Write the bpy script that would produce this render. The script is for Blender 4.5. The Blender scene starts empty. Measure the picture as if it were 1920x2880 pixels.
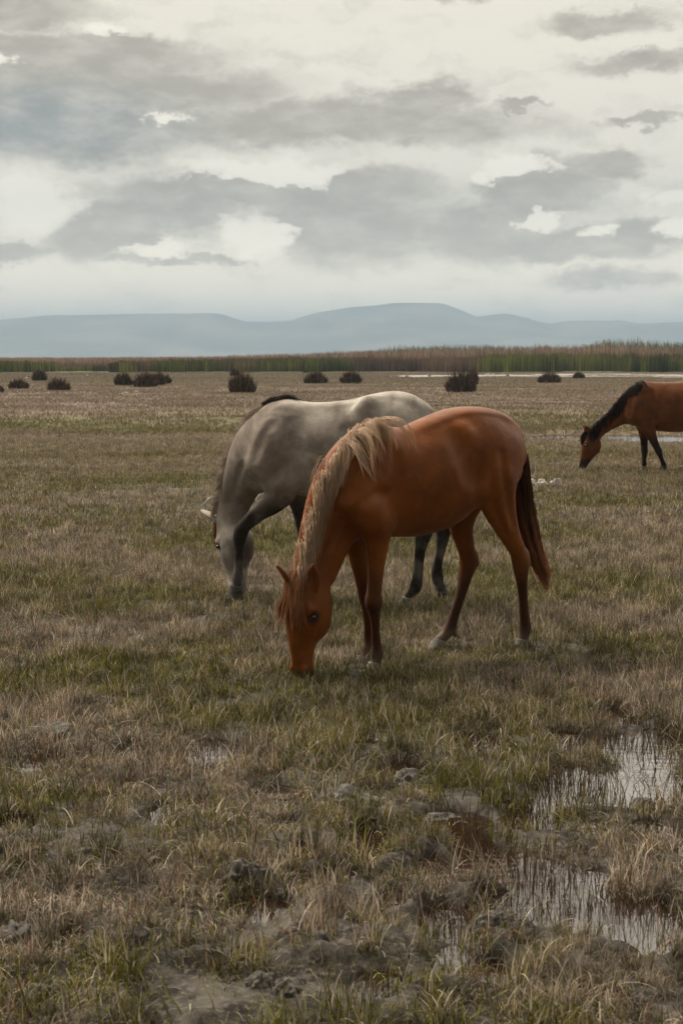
import bpy, math, random
import numpy as np
from mathutils import Vector, Matrix
R = math.radians
rng = np.random.default_rng(7)
random.seed(7)
scene = bpy.context.scene
col = scene.collection
PI = math.pi

# ---------------------------------------------------------------- camera
CAM_H = 1.63
F = 3267.0                       # focal length in the units of a 1568 x 2352 picture (50 mm lens)
PITCH = math.atan(356 / F)
cp, sp = math.cos(PITCH), math.sin(PITCH)
def ray(px, py):
    a, b = px - 784.0, 1176.0 - py
    return np.array([a, F * cp + b * sp, -F * sp + b * cp])
def ground_pt(px, py, z=0.0):
    d = ray(px, py); t = (z - CAM_H) / d[2]
    return np.array([d[0] * t, d[1] * t, z])
def depth_pt(px, py, Y):
    d = ray(px, py); t = Y / d[1]
    return np.array([d[0] * t, Y, CAM_H + d[2] * t])
cam_d = bpy.data.cameras.new('camera'); cam = bpy.data.objects.new('camera', cam_d); col.objects.link(cam)
cam.location = (0, 0, CAM_H); cam.rotation_euler = (PI / 2 - PITCH, 0, 0)
cam_d.sensor_fit = 'VERTICAL'; cam_d.sensor_height = 36; cam_d.lens = F / 2352 * 36
cam_d.clip_start = .1; cam_d.clip_end = 60000
cam_d.dof.use_dof = True; cam_d.dof.focus_distance = 7.9; cam_d.dof.aperture_fstop = 9
scene.camera = cam

# ---------------------------------------------------------------- object helpers
def tag(o, label=None, cat=None, group=None, kind=None):
    if label: o['label'] = label
    if cat: o['category'] = cat
    if group: o['group'] = group
    if kind: o['kind'] = kind
    return o
def mesh_np(name, V, faces, mat, parent=None, smooth=True, attrs=None, link=True):
    """V (n,3); faces: (m,3) or (m,4) int array"""
    V = np.asarray(V, dtype=np.float32); faces = np.asarray(faces, dtype=np.int32)
    me = bpy.data.meshes.new(name)
    n = faces.shape[1]
    me.vertices.add(len(V)); me.vertices.foreach_set('co', V.ravel())
    me.loops.add(faces.size); me.loops.foreach_set('vertex_index', faces.ravel())
    me.polygons.add(len(faces)); me.polygons.foreach_set('loop_start', np.arange(0, faces.size, n, dtype=np.int32))
    if smooth: me.polygons.foreach_set('use_smooth', np.ones(len(faces), dtype=bool))
    me.update(calc_edges=True)
    for k, a in (attrs or {}).items():
        a = np.asarray(a, dtype=np.float32)
        if a.ndim == 1:
            at = me.attributes.new(k, 'FLOAT', 'POINT'); at.data.foreach_set('value', a)
        else:
            at = me.attributes.new(k, 'FLOAT_COLOR', 'POINT')
            at.data.foreach_set('color', np.concatenate([a, np.ones((len(a), 1), np.float32)], 1).ravel())
    if mat: me.materials.append(mat)
    o = bpy.data.objects.new(name, me)
    if link: col.objects.link(o)
    if parent: o.parent = parent
    return o

# ---------------------------------------------------------------- noise (numpy)
def _hash(ix, iy, seed):
    h = (ix.astype(np.int64) * 374761393 + iy.astype(np.int64) * 668265263 + seed * 974634777) & 0x7fffffff
    h = ((h ^ (h >> 13)) * 1274126177) & 0x7fffffff
    return ((h ^ (h >> 16)) & 0xffff) / 65535.0
def vnoise(x, y, seed=0):
    ix, iy = np.floor(x), np.floor(y); fx, fy = x - ix, y - iy
    fx = fx * fx * (3 - 2 * fx); fy = fy * fy * (3 - 2 * fy)
    a = _hash(ix, iy, seed); b = _hash(ix + 1, iy, seed); c = _hash(ix, iy + 1, seed); d = _hash(ix + 1, iy + 1, seed)
    return (a * (1 - fx) + b * fx) * (1 - fy) + (c * (1 - fx) + d * fx) * fy
def fbm(x, y, oct=4, seed=0, gain=.5):
    s = 0; a = 1; t = 0
    for i in range(oct):
        s = s + a * vnoise(x * 2 ** i + 17.3 * i, y * 2 ** i - 9.1 * i, seed + i); t += a; a *= gain
    return s / t          # 0..1

# ---------------------------------------------------------------- node helpers
def new_mat(name):
    m = bpy.data.materials.new(name); m.use_nodes = True
    nt = m.node_tree; b = nt.nodes['Principled BSDF']
    return m, nt, b
class NT:
    def __init__(s, nt): s.nt = nt
    def n(s, typ, **kw):
        o = s.nt.nodes.new(typ)
        for k, v in kw.items(): setattr(o, k, v)
        return o
    def l(s, a, b): s.nt.links.new(a, b)
    def val(s, inp, v):
        if hasattr(v, 'is_linked') or isinstance(v, bpy.types.NodeSocket): s.l(v, inp)
        else: inp.default_value = v
    def math(s, op, a, b=None, c=None, clamp=False):
        m = s.n('ShaderNodeMath', operation=op); m.use_clamp = clamp
        s.val(m.inputs[0], a)
        if b is not None: s.val(m.inputs[1], b)
        if c is not None: s.val(m.inputs[2], c)
        return m.outputs[0]
    def vmath(s, op, a, b=None, c=None, out=0):
        m = s.n('ShaderNodeVectorMath', operation=op)
        s.val(m.inputs[0], a)
        if b is not None: s.val(m.inputs[1], b)
        if c is not None: s.val(m.inputs[2], c)
        return m.outputs[out]
    def mix(s, f, a, b, blend='MIX'):
        m = s.n('ShaderNodeMix', data_type='RGBA', blend_type=blend)
        s.val(m.inputs[0], f)
        for i, v in ((6, a), (7, b)):
            if isinstance(v, tuple) and len(v) == 3: v = v + (1,)
            s.val(m.inputs[i], v)
        return m.outputs[2]
    def noise(s, vec, scale, detail=4, rough=.55, out=0, dist=0):
        m = s.n('ShaderNodeTexNoise'); m.inputs['Scale'].default_value = scale
        m.inputs['Detail'].default_value = detail; m.inputs['Roughness'].default_value = rough
        m.inputs['Distortion'].default_value = dist
        if vec is not None: s.l(vec, m.inputs['Vector'])
        return m.outputs[out]
    def sstep(s, v, a, b, lo=0, hi=1):
        m = s.n('ShaderNodeMapRange', interpolation_type='SMOOTHSTEP')
        s.val(m.inputs[0], v); m.inputs[1].default_value = a; m.inputs[2].default_value = b
        m.inputs[3].default_value = lo; m.inputs[4].default_value = hi
        return m.outputs[0]
    def scale(s, vec, x, y, z):
        return s.vmath('MULTIPLY', vec, (x, y, z))
    def attr(s, name, out='Color'):
        a = s.n('ShaderNodeAttribute'); a.attribute_name = name; return a.outputs[out]

# ---------------------------------------------------------------- sun and sky
SUN_EL, SUN_AZ = R(52), R(-58)     # azimuth measured from +Y (into the picture) towards +X
scene.world = bpy.data.worlds.new('World'); scene.world.use_nodes = True
wn = scene.world.node_tree; W = NT(wn)
bg = wn.nodes['Background']
tc = W.n('ShaderNodeTexCoord'); dirv = tc.outputs['Generated']
sep = W.n('ShaderNodeSeparateXYZ'); W.l(dirv, sep.inputs[0])
az = W.math('ARCTAN2', sep.outputs[0], sep.outputs[1])
el = W.math('ARCSINE', sep.outputs[2])
u = W.math('MULTIPLY', az, 32.67); v = W.math('MULTIPLY', el, 32.67)
cmb = W.n('ShaderNodeCombineXYZ'); W.l(u, cmb.inputs[0]); W.l(v, cmb.inputs[1])
P = cmb.outputs[0]
# billowy warp
w1 = W.noise(W.scale(P, 1, 1.9, 1), .42, 4, .6, out=1)
w2 = W.noise(W.scale(P, 1, 1.5, 1), 1.9, 6, .68, out=1)
wa = W.vmath('MULTIPLY', W.vmath('SUBTRACT', w1, (.5, .5, .5)), (3.2, 1.0, 0))
wb = W.vmath('MULTIPLY', W.vmath('SUBTRACT', w2, (.5, .5, .5)), (1.05, .62, 0))
Pw = W.vmath('ADD', W.vmath('ADD', P, wa), wb)
def field(lst, soft=False):
    d = None
    for cx, cy, rx, ry, *w in lst:
        c = ((cx - 784) / 100, (820 - cy) / 100); i = (100 / rx, 100 / ry)
        q = W.vmath('LENGTH', W.vmath('MULTIPLY_ADD', Pw, (i[0], i[1], 0), (-c[0] * i[0], -c[1] * i[1], 0)), out=1)
        if w: q = W.math('ADD', q, w[0])
        if d is None: d = q
        else: d = W.math('SMOOTH_MIN', d, q, .12)
    return d
dark = field([(60, 75, 230, 60), (200, 165, 370, 45), (250, 230, 470, 60), (150, 320, 380, 85), (760, 305, 520, 58), (960, 250, 150, 45),
   (620, 440, 460, 48), (790, 520, 240, 105), (240, 540, 130, 85), (50, 585, 150, 32), (380, 490, 210, 60), (1090, 540, 180, 85),
   (1230, 450, 150, 60), (1340, 390, 130, 40), (1330, 565, 300, 44), (430, 605, 200, 16, .1), (1000, 30, 210, 28, .12), (1260, 20, 300, 30, .18),
   (1520, 15, 130, 26, .15), (1440, 190, 200, 34, .25), (600, 8, 120, 26, .2), (1190, 270, 80, 16, .15), (1450, 300, 160, 16, .15), (1400, 650, 260, 40, .35),
   (1350, 100, 200, 40, .3)])
hole = field([(585, 555, 75, 66), (385, 575, 75, 26), (85, 480, 130, 72), (620, 398, 210, 26), (395, 288, 90, 22, .45),
   (1220, 508, 42, 24), (1345, 540, 70, 24, .35), (1175, 395, 75, 28), (1535, 545, 60, 26), (265, 125, 100, 24, .4), (30, 205, 60, 26, .4), (1500, 470, 60, 30)])
gen = W.sstep(W.noise(W.scale(Pw, 1, 2.2, 1), .22, 5, .55), .46, .60)
inframe = W.math('MULTIPLY', W.sstep(W.math('ABSOLUTE', u), 9, 12, 1, 0), W.sstep(v, 8.6, 10.5, 1, 0))
dk = W.sstep(dark, 1.22, .58)
dk = W.math('MULTIPLY', dk, W.sstep(hole, .72, 1.08))
dens = W.math('ADD', W.math('MULTIPLY', dk, inframe), W.math('MULTIPLY', gen, W.math('SUBTRACT', 1, inframe)))
tex = W.noise(W.scale(P, 1, 2.4, 1), .8, 5, .6)
dens = W.math('MULTIPLY', dens, W.sstep(tex, .25, .65, .58, 1.0))
thin = W.sstep(W.noise(W.scale(Pw, 1, 2.6, 1), .55, 6, .6), .46, .72)
bright = W.mix(thin, (.80, .765, .685), (.66, .63, .562))
blue = W.sstep(W.vmath('LENGTH', W.vmath('MULTIPLY_ADD', P, (.26, .9, 0), (6.9 * .26, -5.0 * .9, 0)), out=1), 1.3, .3)
dcol = W.mix(W.noise(P, .35, 3), (.345, .318, .272), (.45, .41, .355))
dcol = W.mix(blue, dcol, (.27, .285, .285))
cloud = W.mix(dens, bright, dcol)
cloud = W.mix(W.math('MULTIPLY', W.sstep(hole, 1.0, .45, 0, .9), inframe), cloud, (.92, .89, .80))
lowc = W.sstep(el, .01, .11)
cloud = W.mix(lowc, W.mix(1.0, cloud, (2.3, 2.12, 1.85), 'MULTIPLY'), cloud)
sky = W.n('ShaderNodeTexSky', sky_type='NISHITA'); sky.sun_disc = False
sky.sun_elevation = SUN_EL; sky.sun_rotation = SUN_AZ; sky.dust_density = 3
skyc = W.vmath('MULTIPLY', sky.outputs[0], (.1, .1, .1))
cover = W.sstep(W.noise(W.scale(Pw, 1, 2.0, 1), .18, 4), .62, .78, 1.0, .75)
cloud = W.mix(cover, skyc, cloud)
sund = (math.sin(SUN_AZ) * math.cos(SUN_EL), math.cos(SUN_AZ) * math.cos(SUN_EL), math.sin(SUN_EL))
glow = W.sstep(W.vmath('DOT_PRODUCT', dirv, sund, out=1), .60, 1.0, 1.0, 2.2)
front = W.sstep(sep.outputs[1], -.35, .85, .11, 1.0)
high = W.math('MULTIPLY', front, W.sstep(el, .238, .285, 1.0, 3.1))   # unseen sky above the frame boosted to brighten puddles and ground
high = W.math('MULTIPLY', high, W.sstep(el, .9, 1.5, 1.0, .5))
#     # front dims the unseen sky behind the camera, shaped for backlit contrast
sc_ = W.n('ShaderNodeVectorMath', operation='SCALE'); W.l(W.vmath('MULTIPLY', cloud, (1.035, 1.0, .945)), sc_.inputs[0]); W.l(W.math('MULTIPLY', glow, high), sc_.inputs['Scale'])
W.l(sc_.outputs[0], bg.inputs['Color']); bg.inputs['Strength'].default_value = 1.0
scene.world.cycles.sampling_method = 'MANUAL'; scene.world.cycles.sample_map_resolution = 1024
sl = bpy.data.lights.new('sun', 'SUN'); sl.energy = 2.4; sl.angle = R(12); sl.color = (1, .90, .76)
so = bpy.data.objects.new('sun', sl); col.objects.link(so)
so.rotation_euler = Vector(sund).to_track_quat('Z', 'Y').to_euler()
so.location = (0, 0, 30)
scene.view_settings.view_transform = 'Standard'; scene.view_settings.look = 'None'
scene.view_settings.exposure = 0.25; scene.view_settings.gamma = 1
cy = scene.cycles
cy.max_bounces = 5; cy.diffuse_bounces = 2; cy.glossy_bounces = 2; cy.transparent_max_bounces = 8; cy.transmission_bounces = 3; cy.volume_bounces = 0
cy.use_adaptive_sampling = True; cy.adaptive_threshold = .03
cy.use_denoising = True; cy.caustics_reflective = False; cy.caustics_refractive = False

# ================================================================ SDF modelling
class Field:
    def __init__(s, lo, hi, h):
        s.lo = np.array(lo, np.float32); s.h = h
        s.n = np.ceil((np.array(hi) - s.lo) / h).astype(int) + 1
        s.ax = [s.lo[i] + h * np.arange(s.n[i], dtype=np.float32) for i in range(3)]
        s.D = np.full(s.n, .2, np.float32)
    def box(s, lo, hi):
        a = np.clip(np.floor((lo - s.lo) / s.h).astype(int), 0, s.n); b = np.clip(np.ceil((hi - s.lo) / s.h).astype(int) + 1, 0, s.n)
        return tuple(slice(a[i], b[i]) for i in range(3))
    def chain(s, pts, rad, lat=(0, 1, 0), k=.03, sub=3, op='add', m=.06):
        pts = np.array(pts, float); rad = np.array(rad, float); m = max(m, k + .02)
        if len(pts) > 2 and sub > 1: pts, rad = catmull(pts, sub), catmull(rad, sub)
        lat = np.array(lat, float); lat /= np.linalg.norm(lat)
        E = np.full(s.n, .2, np.float32) if True else None
        mr = rad.max(1) + m
        lo = (pts - mr[:, None]).min(0); hi = (pts + mr[:, None]).max(0)
        B = s.box(lo, hi)
        for i in range(len(pts) - 1):
            a, b = pts[i], pts[i + 1]; mm = max(mr[i], mr[i + 1])
            bx = s.box(np.minimum(a, b) - mm, np.maximum(a, b) + mm)
            X = s.ax[0][bx[0]][:, None, None]; Y = s.ax[1][bx[1]][None, :, None]; Z = s.ax[2][bx[2]][None, None, :]
            ab = b - a; L = max((ab ** 2).sum(), 1e-9)
            x, y, z = X - a[0], Y - a[1], Z - a[2]
            t = np.clip((x * ab[0] + y * ab[1] + z * ab[2]) / L, 0, 1)
            dx, dy, dz = x - t * ab[0], y - t * ab[1], z - t * ab[2]
            rh = rad[i][0] + t * (rad[i + 1][0] - rad[i][0]); rw = rad[i][1] + t * (rad[i + 1][1] - rad[i][1])
            dl = dx * lat[0] + dy * lat[1] + dz * lat[2]
            do2 = np.maximum(dx * dx + dy * dy + dz * dz - dl * dl, 0)
            q = do2 / rh ** 2 + dl * dl / rw ** 2
            k0 = np.sqrt(q); k1 = np.sqrt(do2 / rh ** 4 + dl * dl / rw ** 4)
            val = np.where(k1 > 1e-6, k0 * (k0 - 1) / np.maximum(k1, 1e-6), -np.minimum(rh, rw))
            E[bx] = np.minimum(E[bx], val)
        A = s.D[B]; C = E[B]
        if op == 'add':
            hh = np.maximum(k - np.abs(A - C), 0) / k
            s.D[B] = np.minimum(A, C) - hh * hh * k * .25
        else:
            C = -C; hh = np.maximum(k - np.abs(A - C), 0) / k
            s.D[B] = np.maximum(A, C) + hh * hh * k * .25
    def hit(s, h, x, y, side=1):
        a = h.J(x, y, .40); b = h.J(x, y, -.15); t = np.linspace(0, 1, 500)[:, None]; Q = a + (b - a) * t
        d = s.sample(Q); i = np.argmax(d < 0); q = Q[i].copy()
        if side < 0: q[1] *= -1
        return q
    def muscle(s, h, pts, r, amt, k=.03):
        """amt > 0 swells the surface along the picture line pts, amt < 0 hollows it (both flanks)"""
        for side in (1, -1):
            P = np.array([s.hit(h, x, y, side) for x, y in pts])
            if np.abs(s.sample(P)).max() > .02: continue
            g = s.grad(P); n_ = len(P)
            if n_ == 1: P = np.concatenate([P, P + 1e-3]); g = np.concatenate([g, g]); n_ = 2
            tp = np.sin(PI * (np.arange(n_) + .6) / (n_ + .2)) ** .5
            if amt > 0: s.chain(P - g * (r - amt * tp[:, None]), [(r, r)] * n_, k=k, sub=4)
            else: s.chain(P + g * (r + amt * tp[:, None]), [(r, r)] * n_, k=k, sub=4, op='sub')
    def sample(s, P):
        q = (np.asarray(P) - s.lo) / s.h
        q = np.clip(q, 0, np.array(s.n) - 1.001); i = q.astype(int); f = q - i
        D = s.D; r = 0
        for a in (0, 1):
            for b in (0, 1):
                for c in (0, 1):
                    w = (f[:, 0] if a else 1 - f[:, 0]) * (f[:, 1] if b else 1 - f[:, 1]) * (f[:, 2] if c else 1 - f[:, 2])
                    r = r + w * D[i[:, 0] + a, i[:, 1] + b, i[:, 2] + c]
        return r
    def grad(s, P):
        e = s.h; g = np.stack([s.sample(P + np.eye(3)[i] * e) - s.sample(P - np.eye(3)[i] * e) for i in range(3)], 1)
        return g / np.maximum(np.linalg.norm(g, axis=1, keepdims=True), 1e-6)
    def mesh(s, iters=3):
        D = s.D; n = D.shape; ins = D < 0
        acc = np.zeros(tuple(x - 1 for x in n) + (3,), np.float32); cnt = np.zeros(tuple(x - 1 for x in n), np.float32)
        quads = []
        cells = np.arange(cnt.size).reshape(cnt.shape)
        for ax in range(3):
            sl0 = [slice(None)] * 3; sl1 = [slice(None)] * 3
            sl0[ax] = slice(0, -1); sl1[ax] = slice(1, None)
            A, B = D[tuple(sl0)], D[tuple(sl1)]
            cr = (A < 0) != (B < 0)
            idx = np.argwhere(cr)
            a = A[cr]; b = B[cr]; t = a / (a - b)
            pos = idx.astype(np.float32); pos[:, ax] += t
            o1, o2 = [i for i in range(3) if i != ax]
            ok = (idx[:, o1] > 0) & (idx[:, o2] > 0) & (idx[:, o1] < n[o1] - 1) & (idx[:, o2] < n[o2] - 1)
            idx, pos, a = idx[ok], pos[ok], a[ok]
            cs = []
            for d1, d2 in ((0, 0), (1, 0), (1, 1), (0, 1)):
                c = idx.copy(); c[:, o1] -= d1; c[:, o2] -= d2
                np.add.at(acc, (c[:, 0], c[:, 1], c[:, 2]), pos); np.add.at(cnt, (c[:, 0], c[:, 1], c[:, 2]), 1)
                cs.append(cells[c[:, 0], c[:, 1], c[:, 2]])
            q = np.stack(cs, 1); flip = (a > 0) ^ (ax == 1)
            q[flip] = q[flip][:, ::-1]
            quads.append(q)
        used = cnt.ravel() > 0; mp = np.cumsum(used) - 1
        V = acc.reshape(-1, 3)[used] / cnt.ravel()[used][:, None]
        V = s.lo + V * s.h
        Q = mp[np.concatenate(quads)][:, ::-1]
        e = np.concatenate([Q[:, [0, 1]], Q[:, [1, 2]], Q[:, [2, 3]], Q[:, [3, 0]]])
        for it in range(iters):
            for lam in (.5, -.52):
                S = np.zeros_like(V); c = np.zeros(len(V), np.float32)
                np.add.at(S, e[:, 0], V[e[:, 1]]); np.add.at(c, e[:, 0], 1)
                V = V + lam * (S / c[:, None] - V)
        return V, Q
def catmull(P, sub):
    n = len(P); Q = np.vstack([2 * P[0] - P[1], P, 2 * P[-1] - P[-2]]); out = []
    for i in range(n - 1):
        p0, p1, p2, p3 = Q[i:i + 4]
        for j in range(sub):
            t = j / sub
            out.append(.5 * (2 * p1 + (p2 - p0) * t + (2 * p0 - 5 * p1 + 4 * p2 - p3) * t * t + (3 * p1 - p0 - 3 * p2 + p3) * t ** 3))
    out.append(P[-1]); return np.array(out)

class Horse:
    """local frame: +x forward, +y the horse's left (towards the camera), z up"""
    def __init__(s, P0, yaw):
        s.P0 = np.array([P0[0], P0[1], 0.]); s.F = np.array([-math.cos(yaw), -math.sin(yaw), 0]); s.L = np.array([-s.F[1], s.F[0], 0])
        s.yaw = yaw; s.conv = lambda x, y: (x, y)
    def loc(s, Pw):
        d = np.asarray(Pw) - s.P0; return np.array([d @ s.F, d @ s.L, d[2]])
    def world(s, p): return s.P0 + p[0] * s.F + p[1] * s.L + np.array([0, 0, p[2]])
    def J(s, x, y, sd=0.0):
        x, y = s.conv(x, y); d = ray(x, y); C = np.array([0, 0, CAM_H])
        t = (sd - (C - s.P0) @ s.L) / (d @ s.L); return s.loc(C + d * t)
    def set_head(s, x, y, hyaw, sd=0.0):
        s.pp = s.world(s.J(x, y, sd)); f = np.array([-math.cos(hyaw), -math.sin(hyaw), 0]); s.HL = np.array([-f[1], f[0], 0]); s.HF = f
        s.hl = np.array([s.HL @ s.F, s.HL @ s.L, 0]); s.hf = np.array([f @ s.F, f @ s.L, 0])
    def H(s, x, y, sd=0.0):
        x, y = s.conv(x, y); d = ray(x, y); C = np.array([0, 0, CAM_H])
        t = (sd - (C - s.pp) @ s.HL) / (d @ s.HL); return s.loc(C + d * t)
    def M(s, x, y, sd, side=1):
        p = s.J(x, y, sd); p[1] *= side; return p
    def HS(s, x, y, sd=0.0): return s.H(x, y, 0) + s.hl * sd
    def root(s, name):
        e = bpy.data.objects.new(name, None); e.empty_display_size = .2; col.objects.link(e)
        e.location = s.P0; e.rotation_euler = (0, 0, math.atan2(s.F[1], s.F[0])); return e

def tubes(curves, radii, sides=3):
    """curves (m,n,3) -> V, Q ; radii (m,n)"""
    m, n, _ = curves.shape
    T = np.gradient(curves, axis=1); T /= np.maximum(np.linalg.norm(T, axis=2, keepdims=True), 1e-9)
    up = np.array([.31, .2, .93]); A = np.cross(T, up); A /= np.maximum(np.linalg.norm(A, axis=2, keepdims=True), 1e-6); B = np.cross(T, A)
    ang = np.arange(sides) * 2 * PI / sides
    V = curves[:, :, None, :] + radii[:, :, None, None] * (A[:, :, None, :] * np.cos(ang)[None, None, :, None] + B[:, :, None, :] * np.sin(ang)[None, None, :, None])
    V = V.reshape(-1, 3)
    base = (np.arange(m)[:, None, None] * n + np.arange(n - 1)[None, :, None]) * sides
    k = np.arange(sides)[None, None, :]; k2 = (k + 1) % sides
    Q = np.stack([base + k, base + k2, base + sides + k2, base + sides + k], -1).reshape(-1, 4)
    return V, Q

def hair(field, roots, dirs, lengths, n=16, grav=.22, eps=.006, noise=.05, seed=1, per=10, spread=.016, wid=.0022, curlv=None, lift=.012, hug=0.0):
    """locks of strands that drape over the body held by `field`"""
    r = np.random.default_rng(seed)
    m = len(roots); M = m * per
    g = np.array([0, 0, -1.]) if curlv is None else np.asarray(curlv, float)
    if field is not None:
        for _ in range(3): roots = roots - field.grad(roots) * np.clip(field.sample(roots), -.05, .05)[:, None]
    P0 = roots; Dr = dirs / np.linalg.norm(dirs, axis=1, keepdims=True)
    # guides
    def grow(Pt, Dv, Ls, e, nz):
        out = [Pt.copy()]; ph = r.normal(size=(len(Pt), 3)) * nz
        for i in range(n - 1):
            st = (Ls / (n - 1))[:, None]
            ph = ph * .75 + r.normal(size=Pt.shape) * nz * .5
            Dv = Dv * (1 - grav) + g * grav + ph; Dv /= np.linalg.norm(Dv, axis=1, keepdims=True)
            Q = Pt + Dv * st
            if field is not None:
                for _ in range(2):
                    d = field.sample(Q); push = np.maximum(e - d, 0)
                    Q = Q + field.grad(Q) * push[:, None]
                if hug and i < n * .75:
                    d = field.sample(Q); Q = Q - field.grad(Q) * (np.clip(d - e, 0, .05) * hug)[:, None]
            Dv = (Q - Pt) / st; Dv /= np.maximum(np.linalg.norm(Dv, axis=1, keepdims=True), 1e-6)
            Pt = Q; out.append(Pt.copy())
        return np.stack(out, 1)
    G = grow(P0, Dr, lengths, eps + r.random(m) * lift, noise)
    off = r.normal(size=(m, per, 1, 3)) * spread
    t = np.linspace(0, 1, n)[None, None, :, None]
    prof = (1 - .75 * t ** 1.2) + .25 * np.sin(t * PI)
    lenj = 1 - .3 * r.random((m, per, 1, 1)) ** 2
    ti = np.clip(np.linspace(0, 1, n)[None, None, :] * lenj[..., 0] * (n - 1), 0, n - 1.001); i0 = ti.astype(int); fr = (ti - i0)[..., None]
    mi = np.arange(m)[:, None, None]
    C = G[mi, i0] * (1 - fr) + G[mi, i0 + 1] * fr
    wob = r.normal(size=(m, per, 1, 3)) * .003 * np.sin(t * 6 + r.random((m, per, 1, 1)) * 6)
    C = C + off * prof + wob * t
    C = C.reshape(M, n, 3)
    if field is not None:
        q = C.reshape(-1, 3); d = field.sample(q); push = np.maximum(.003 - d, 0); q = q + field.grad(q) * push[:, None]; C = q.reshape(M, n, 3)
    rad = wid * (1 - np.linspace(0, 1, n) ** 2.2 * .85)[None, :] * (.7 + .6 * r.random((M, 1)))
    V, Q = tubes(C, rad)
    shade = np.repeat(r.random((m, 1)) * .5 + r.random((m, per)) * .5, 1).reshape(-1)
    tone = np.repeat(shade, n * 3); along = np.tile(np.repeat(np.linspace(0, 1, n), 3), M)
    return V, Q, tone, along

def freeze(f):
    g = object.__new__(Field); g.__dict__.update(f.__dict__); g.D = f.D.copy(); return g

def hair_path(path, n_locks, width, depth, lo=.8, hi=1.05, per=14, n=20, seed=1, wid=.002, spread=.008, prof=None, wob=.02):
    """locks that follow one swinging path (a tail); width profile = half width along the path"""
    r = np.random.default_rng(seed); path = catmull(np.asarray(path, float), 8)
    t = np.linspace(0, 1, n); prof = prof or (lambda q: np.sin(PI * np.clip(q * .8 + .12, 0, 1)) ** .7)
    ph = r.random(n_locks) * 2 * PI; rr = np.sqrt(r.random(n_locks))
    Ls = lerp(lo, hi, r.random(n_locks) ** .6) * (1 - .10 * rr)
    s0 = r.random(n_locks) * .10
    q = s0[:, None] + t[None, :] * (Ls - s0)[:, None]; q = np.clip(q, 0, 1.0)
    ii = q * (len(path) - 1); i0 = np.clip(ii.astype(int), 0, len(path) - 2); C = path[i0] * (1 - (ii - i0))[..., None] + path[i0 + 1] * (ii - i0)[..., None]
    C = C + prof(q)[..., None] * (rr * np.cos(ph) * width)[:, None, None] * np.array([1, 0, .15]) + prof(q)[..., None] * (rr * np.sin(ph) * depth)[:, None, None] * np.array([0, 1, 0])
    C = C + np.cumsum(r.normal(size=C.shape) * .0025, axis=1)
    off = r.normal(size=(n_locks, per, 1, 3)) * spread * (1 - .7 * t[None, None, :, None])
    wb = r.normal(size=(n_locks, per, 1, 3)) * .005 * np.sin(t[None, None, :, None] * 8 + r.random((n_locks, per, 1, 1)) * 6) * t[None, None, :, None]
    C = (C[:, None] + off + wb).reshape(-1, n, 3)
    rad = wid * (1 - t ** 2.2 * .85)[None, :] * (.6 + .8 * r.random((len(C), 1)))
    V, Q = tubes(C, rad)
    tone = np.repeat((r.random((n_locks, 1)) * .6 + r.random((n_locks, per)) * .4).reshape(-1), n * 3)
    return V, Q, tone, np.tile(np.repeat(t, 3), len(C))

def hoof_mesh(name, top, bot, rt, rb, fwd, mat, parent):
    """a sloping hoof: wider at the ground, toe forward, heel low"""
    fwd = np.array([fwd[0], fwd[1], 0.]); fwd /= np.linalg.norm(fwd); side = np.array([-fwd[1], fwd[0], 0])
    V = []; N = 28; levels = [0, .06, .12, .3, .55, .8, .95, 1]
    for i, t in enumerate(levels):
        c = top * (1 - t) + bot * t; r = rt + (rb - rt) * t
        if t == 0: r *= .93
        if t == .12: r *= .985
        if t == 1: r *= .97
        for k in range(N):
            a = 2 * PI * k / N; ca = math.cos(a)
            rr = r * (1.0 if ca > -.3 else 1.0 - .16 * (-ca - .3) / .7)
            V.append(c + fwd * ca * rr * 1.12 + side * math.sin(a) * rr * .95 + np.array([0, 0, (ca * .010 * (1 - t))]))
    V.append(bot)
    Q = [(i * N + k, i * N + (k + 1) % N, (i + 1) * N + (k + 1) % N, (i + 1) * N + k) for i in range(len(levels) - 1) for k in range(N)]
    me = bpy.data.meshes.new(name)
    V.append(top); L = len(levels) - 1
    Fc = [q[::-1] for q in Q] + [(L * N + k, L * N + (k + 1) % N, L * N + N)[::-1] for k in range(N)] + [(k, (k + 1) % N, L * N + N + 1) for k in range(N)]
    me.from_pydata([tuple(v) for v in V], [], Fc); me.materials.append(mat)
    me.polygons.foreach_set('use_smooth', [True] * len(me.polygons)); me.update()
    o = bpy.data.objects.new(name, me); col.objects.link(o); o.parent = parent; return o
def eye_mesh(c, r, axis, mat, parent):
    V = []; n, m = 14, 20
    axis = np.asarray(axis) / np.linalg.norm(axis); up = np.array([0, 0, 1.]); a = np.cross(up, axis); a /= np.linalg.norm(a); b = np.cross(axis, a)
    for i in range(n + 1):
        th = PI * i / n
        for j in range(m):
            ph = 2 * PI * j / m
            V.append(c + r * (axis * math.cos(th) + (a * math.cos(ph) * 1.15 + b * math.sin(ph) * .9) * math.sin(th)))
    Q = [(i * m + j, (i + 1) * m + j, (i + 1) * m + (j + 1) % m, i * m + (j + 1) % m) for i in range(n) for j in range(m)]
    return mesh_np('eye', V, Q, mat, parent)

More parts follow.
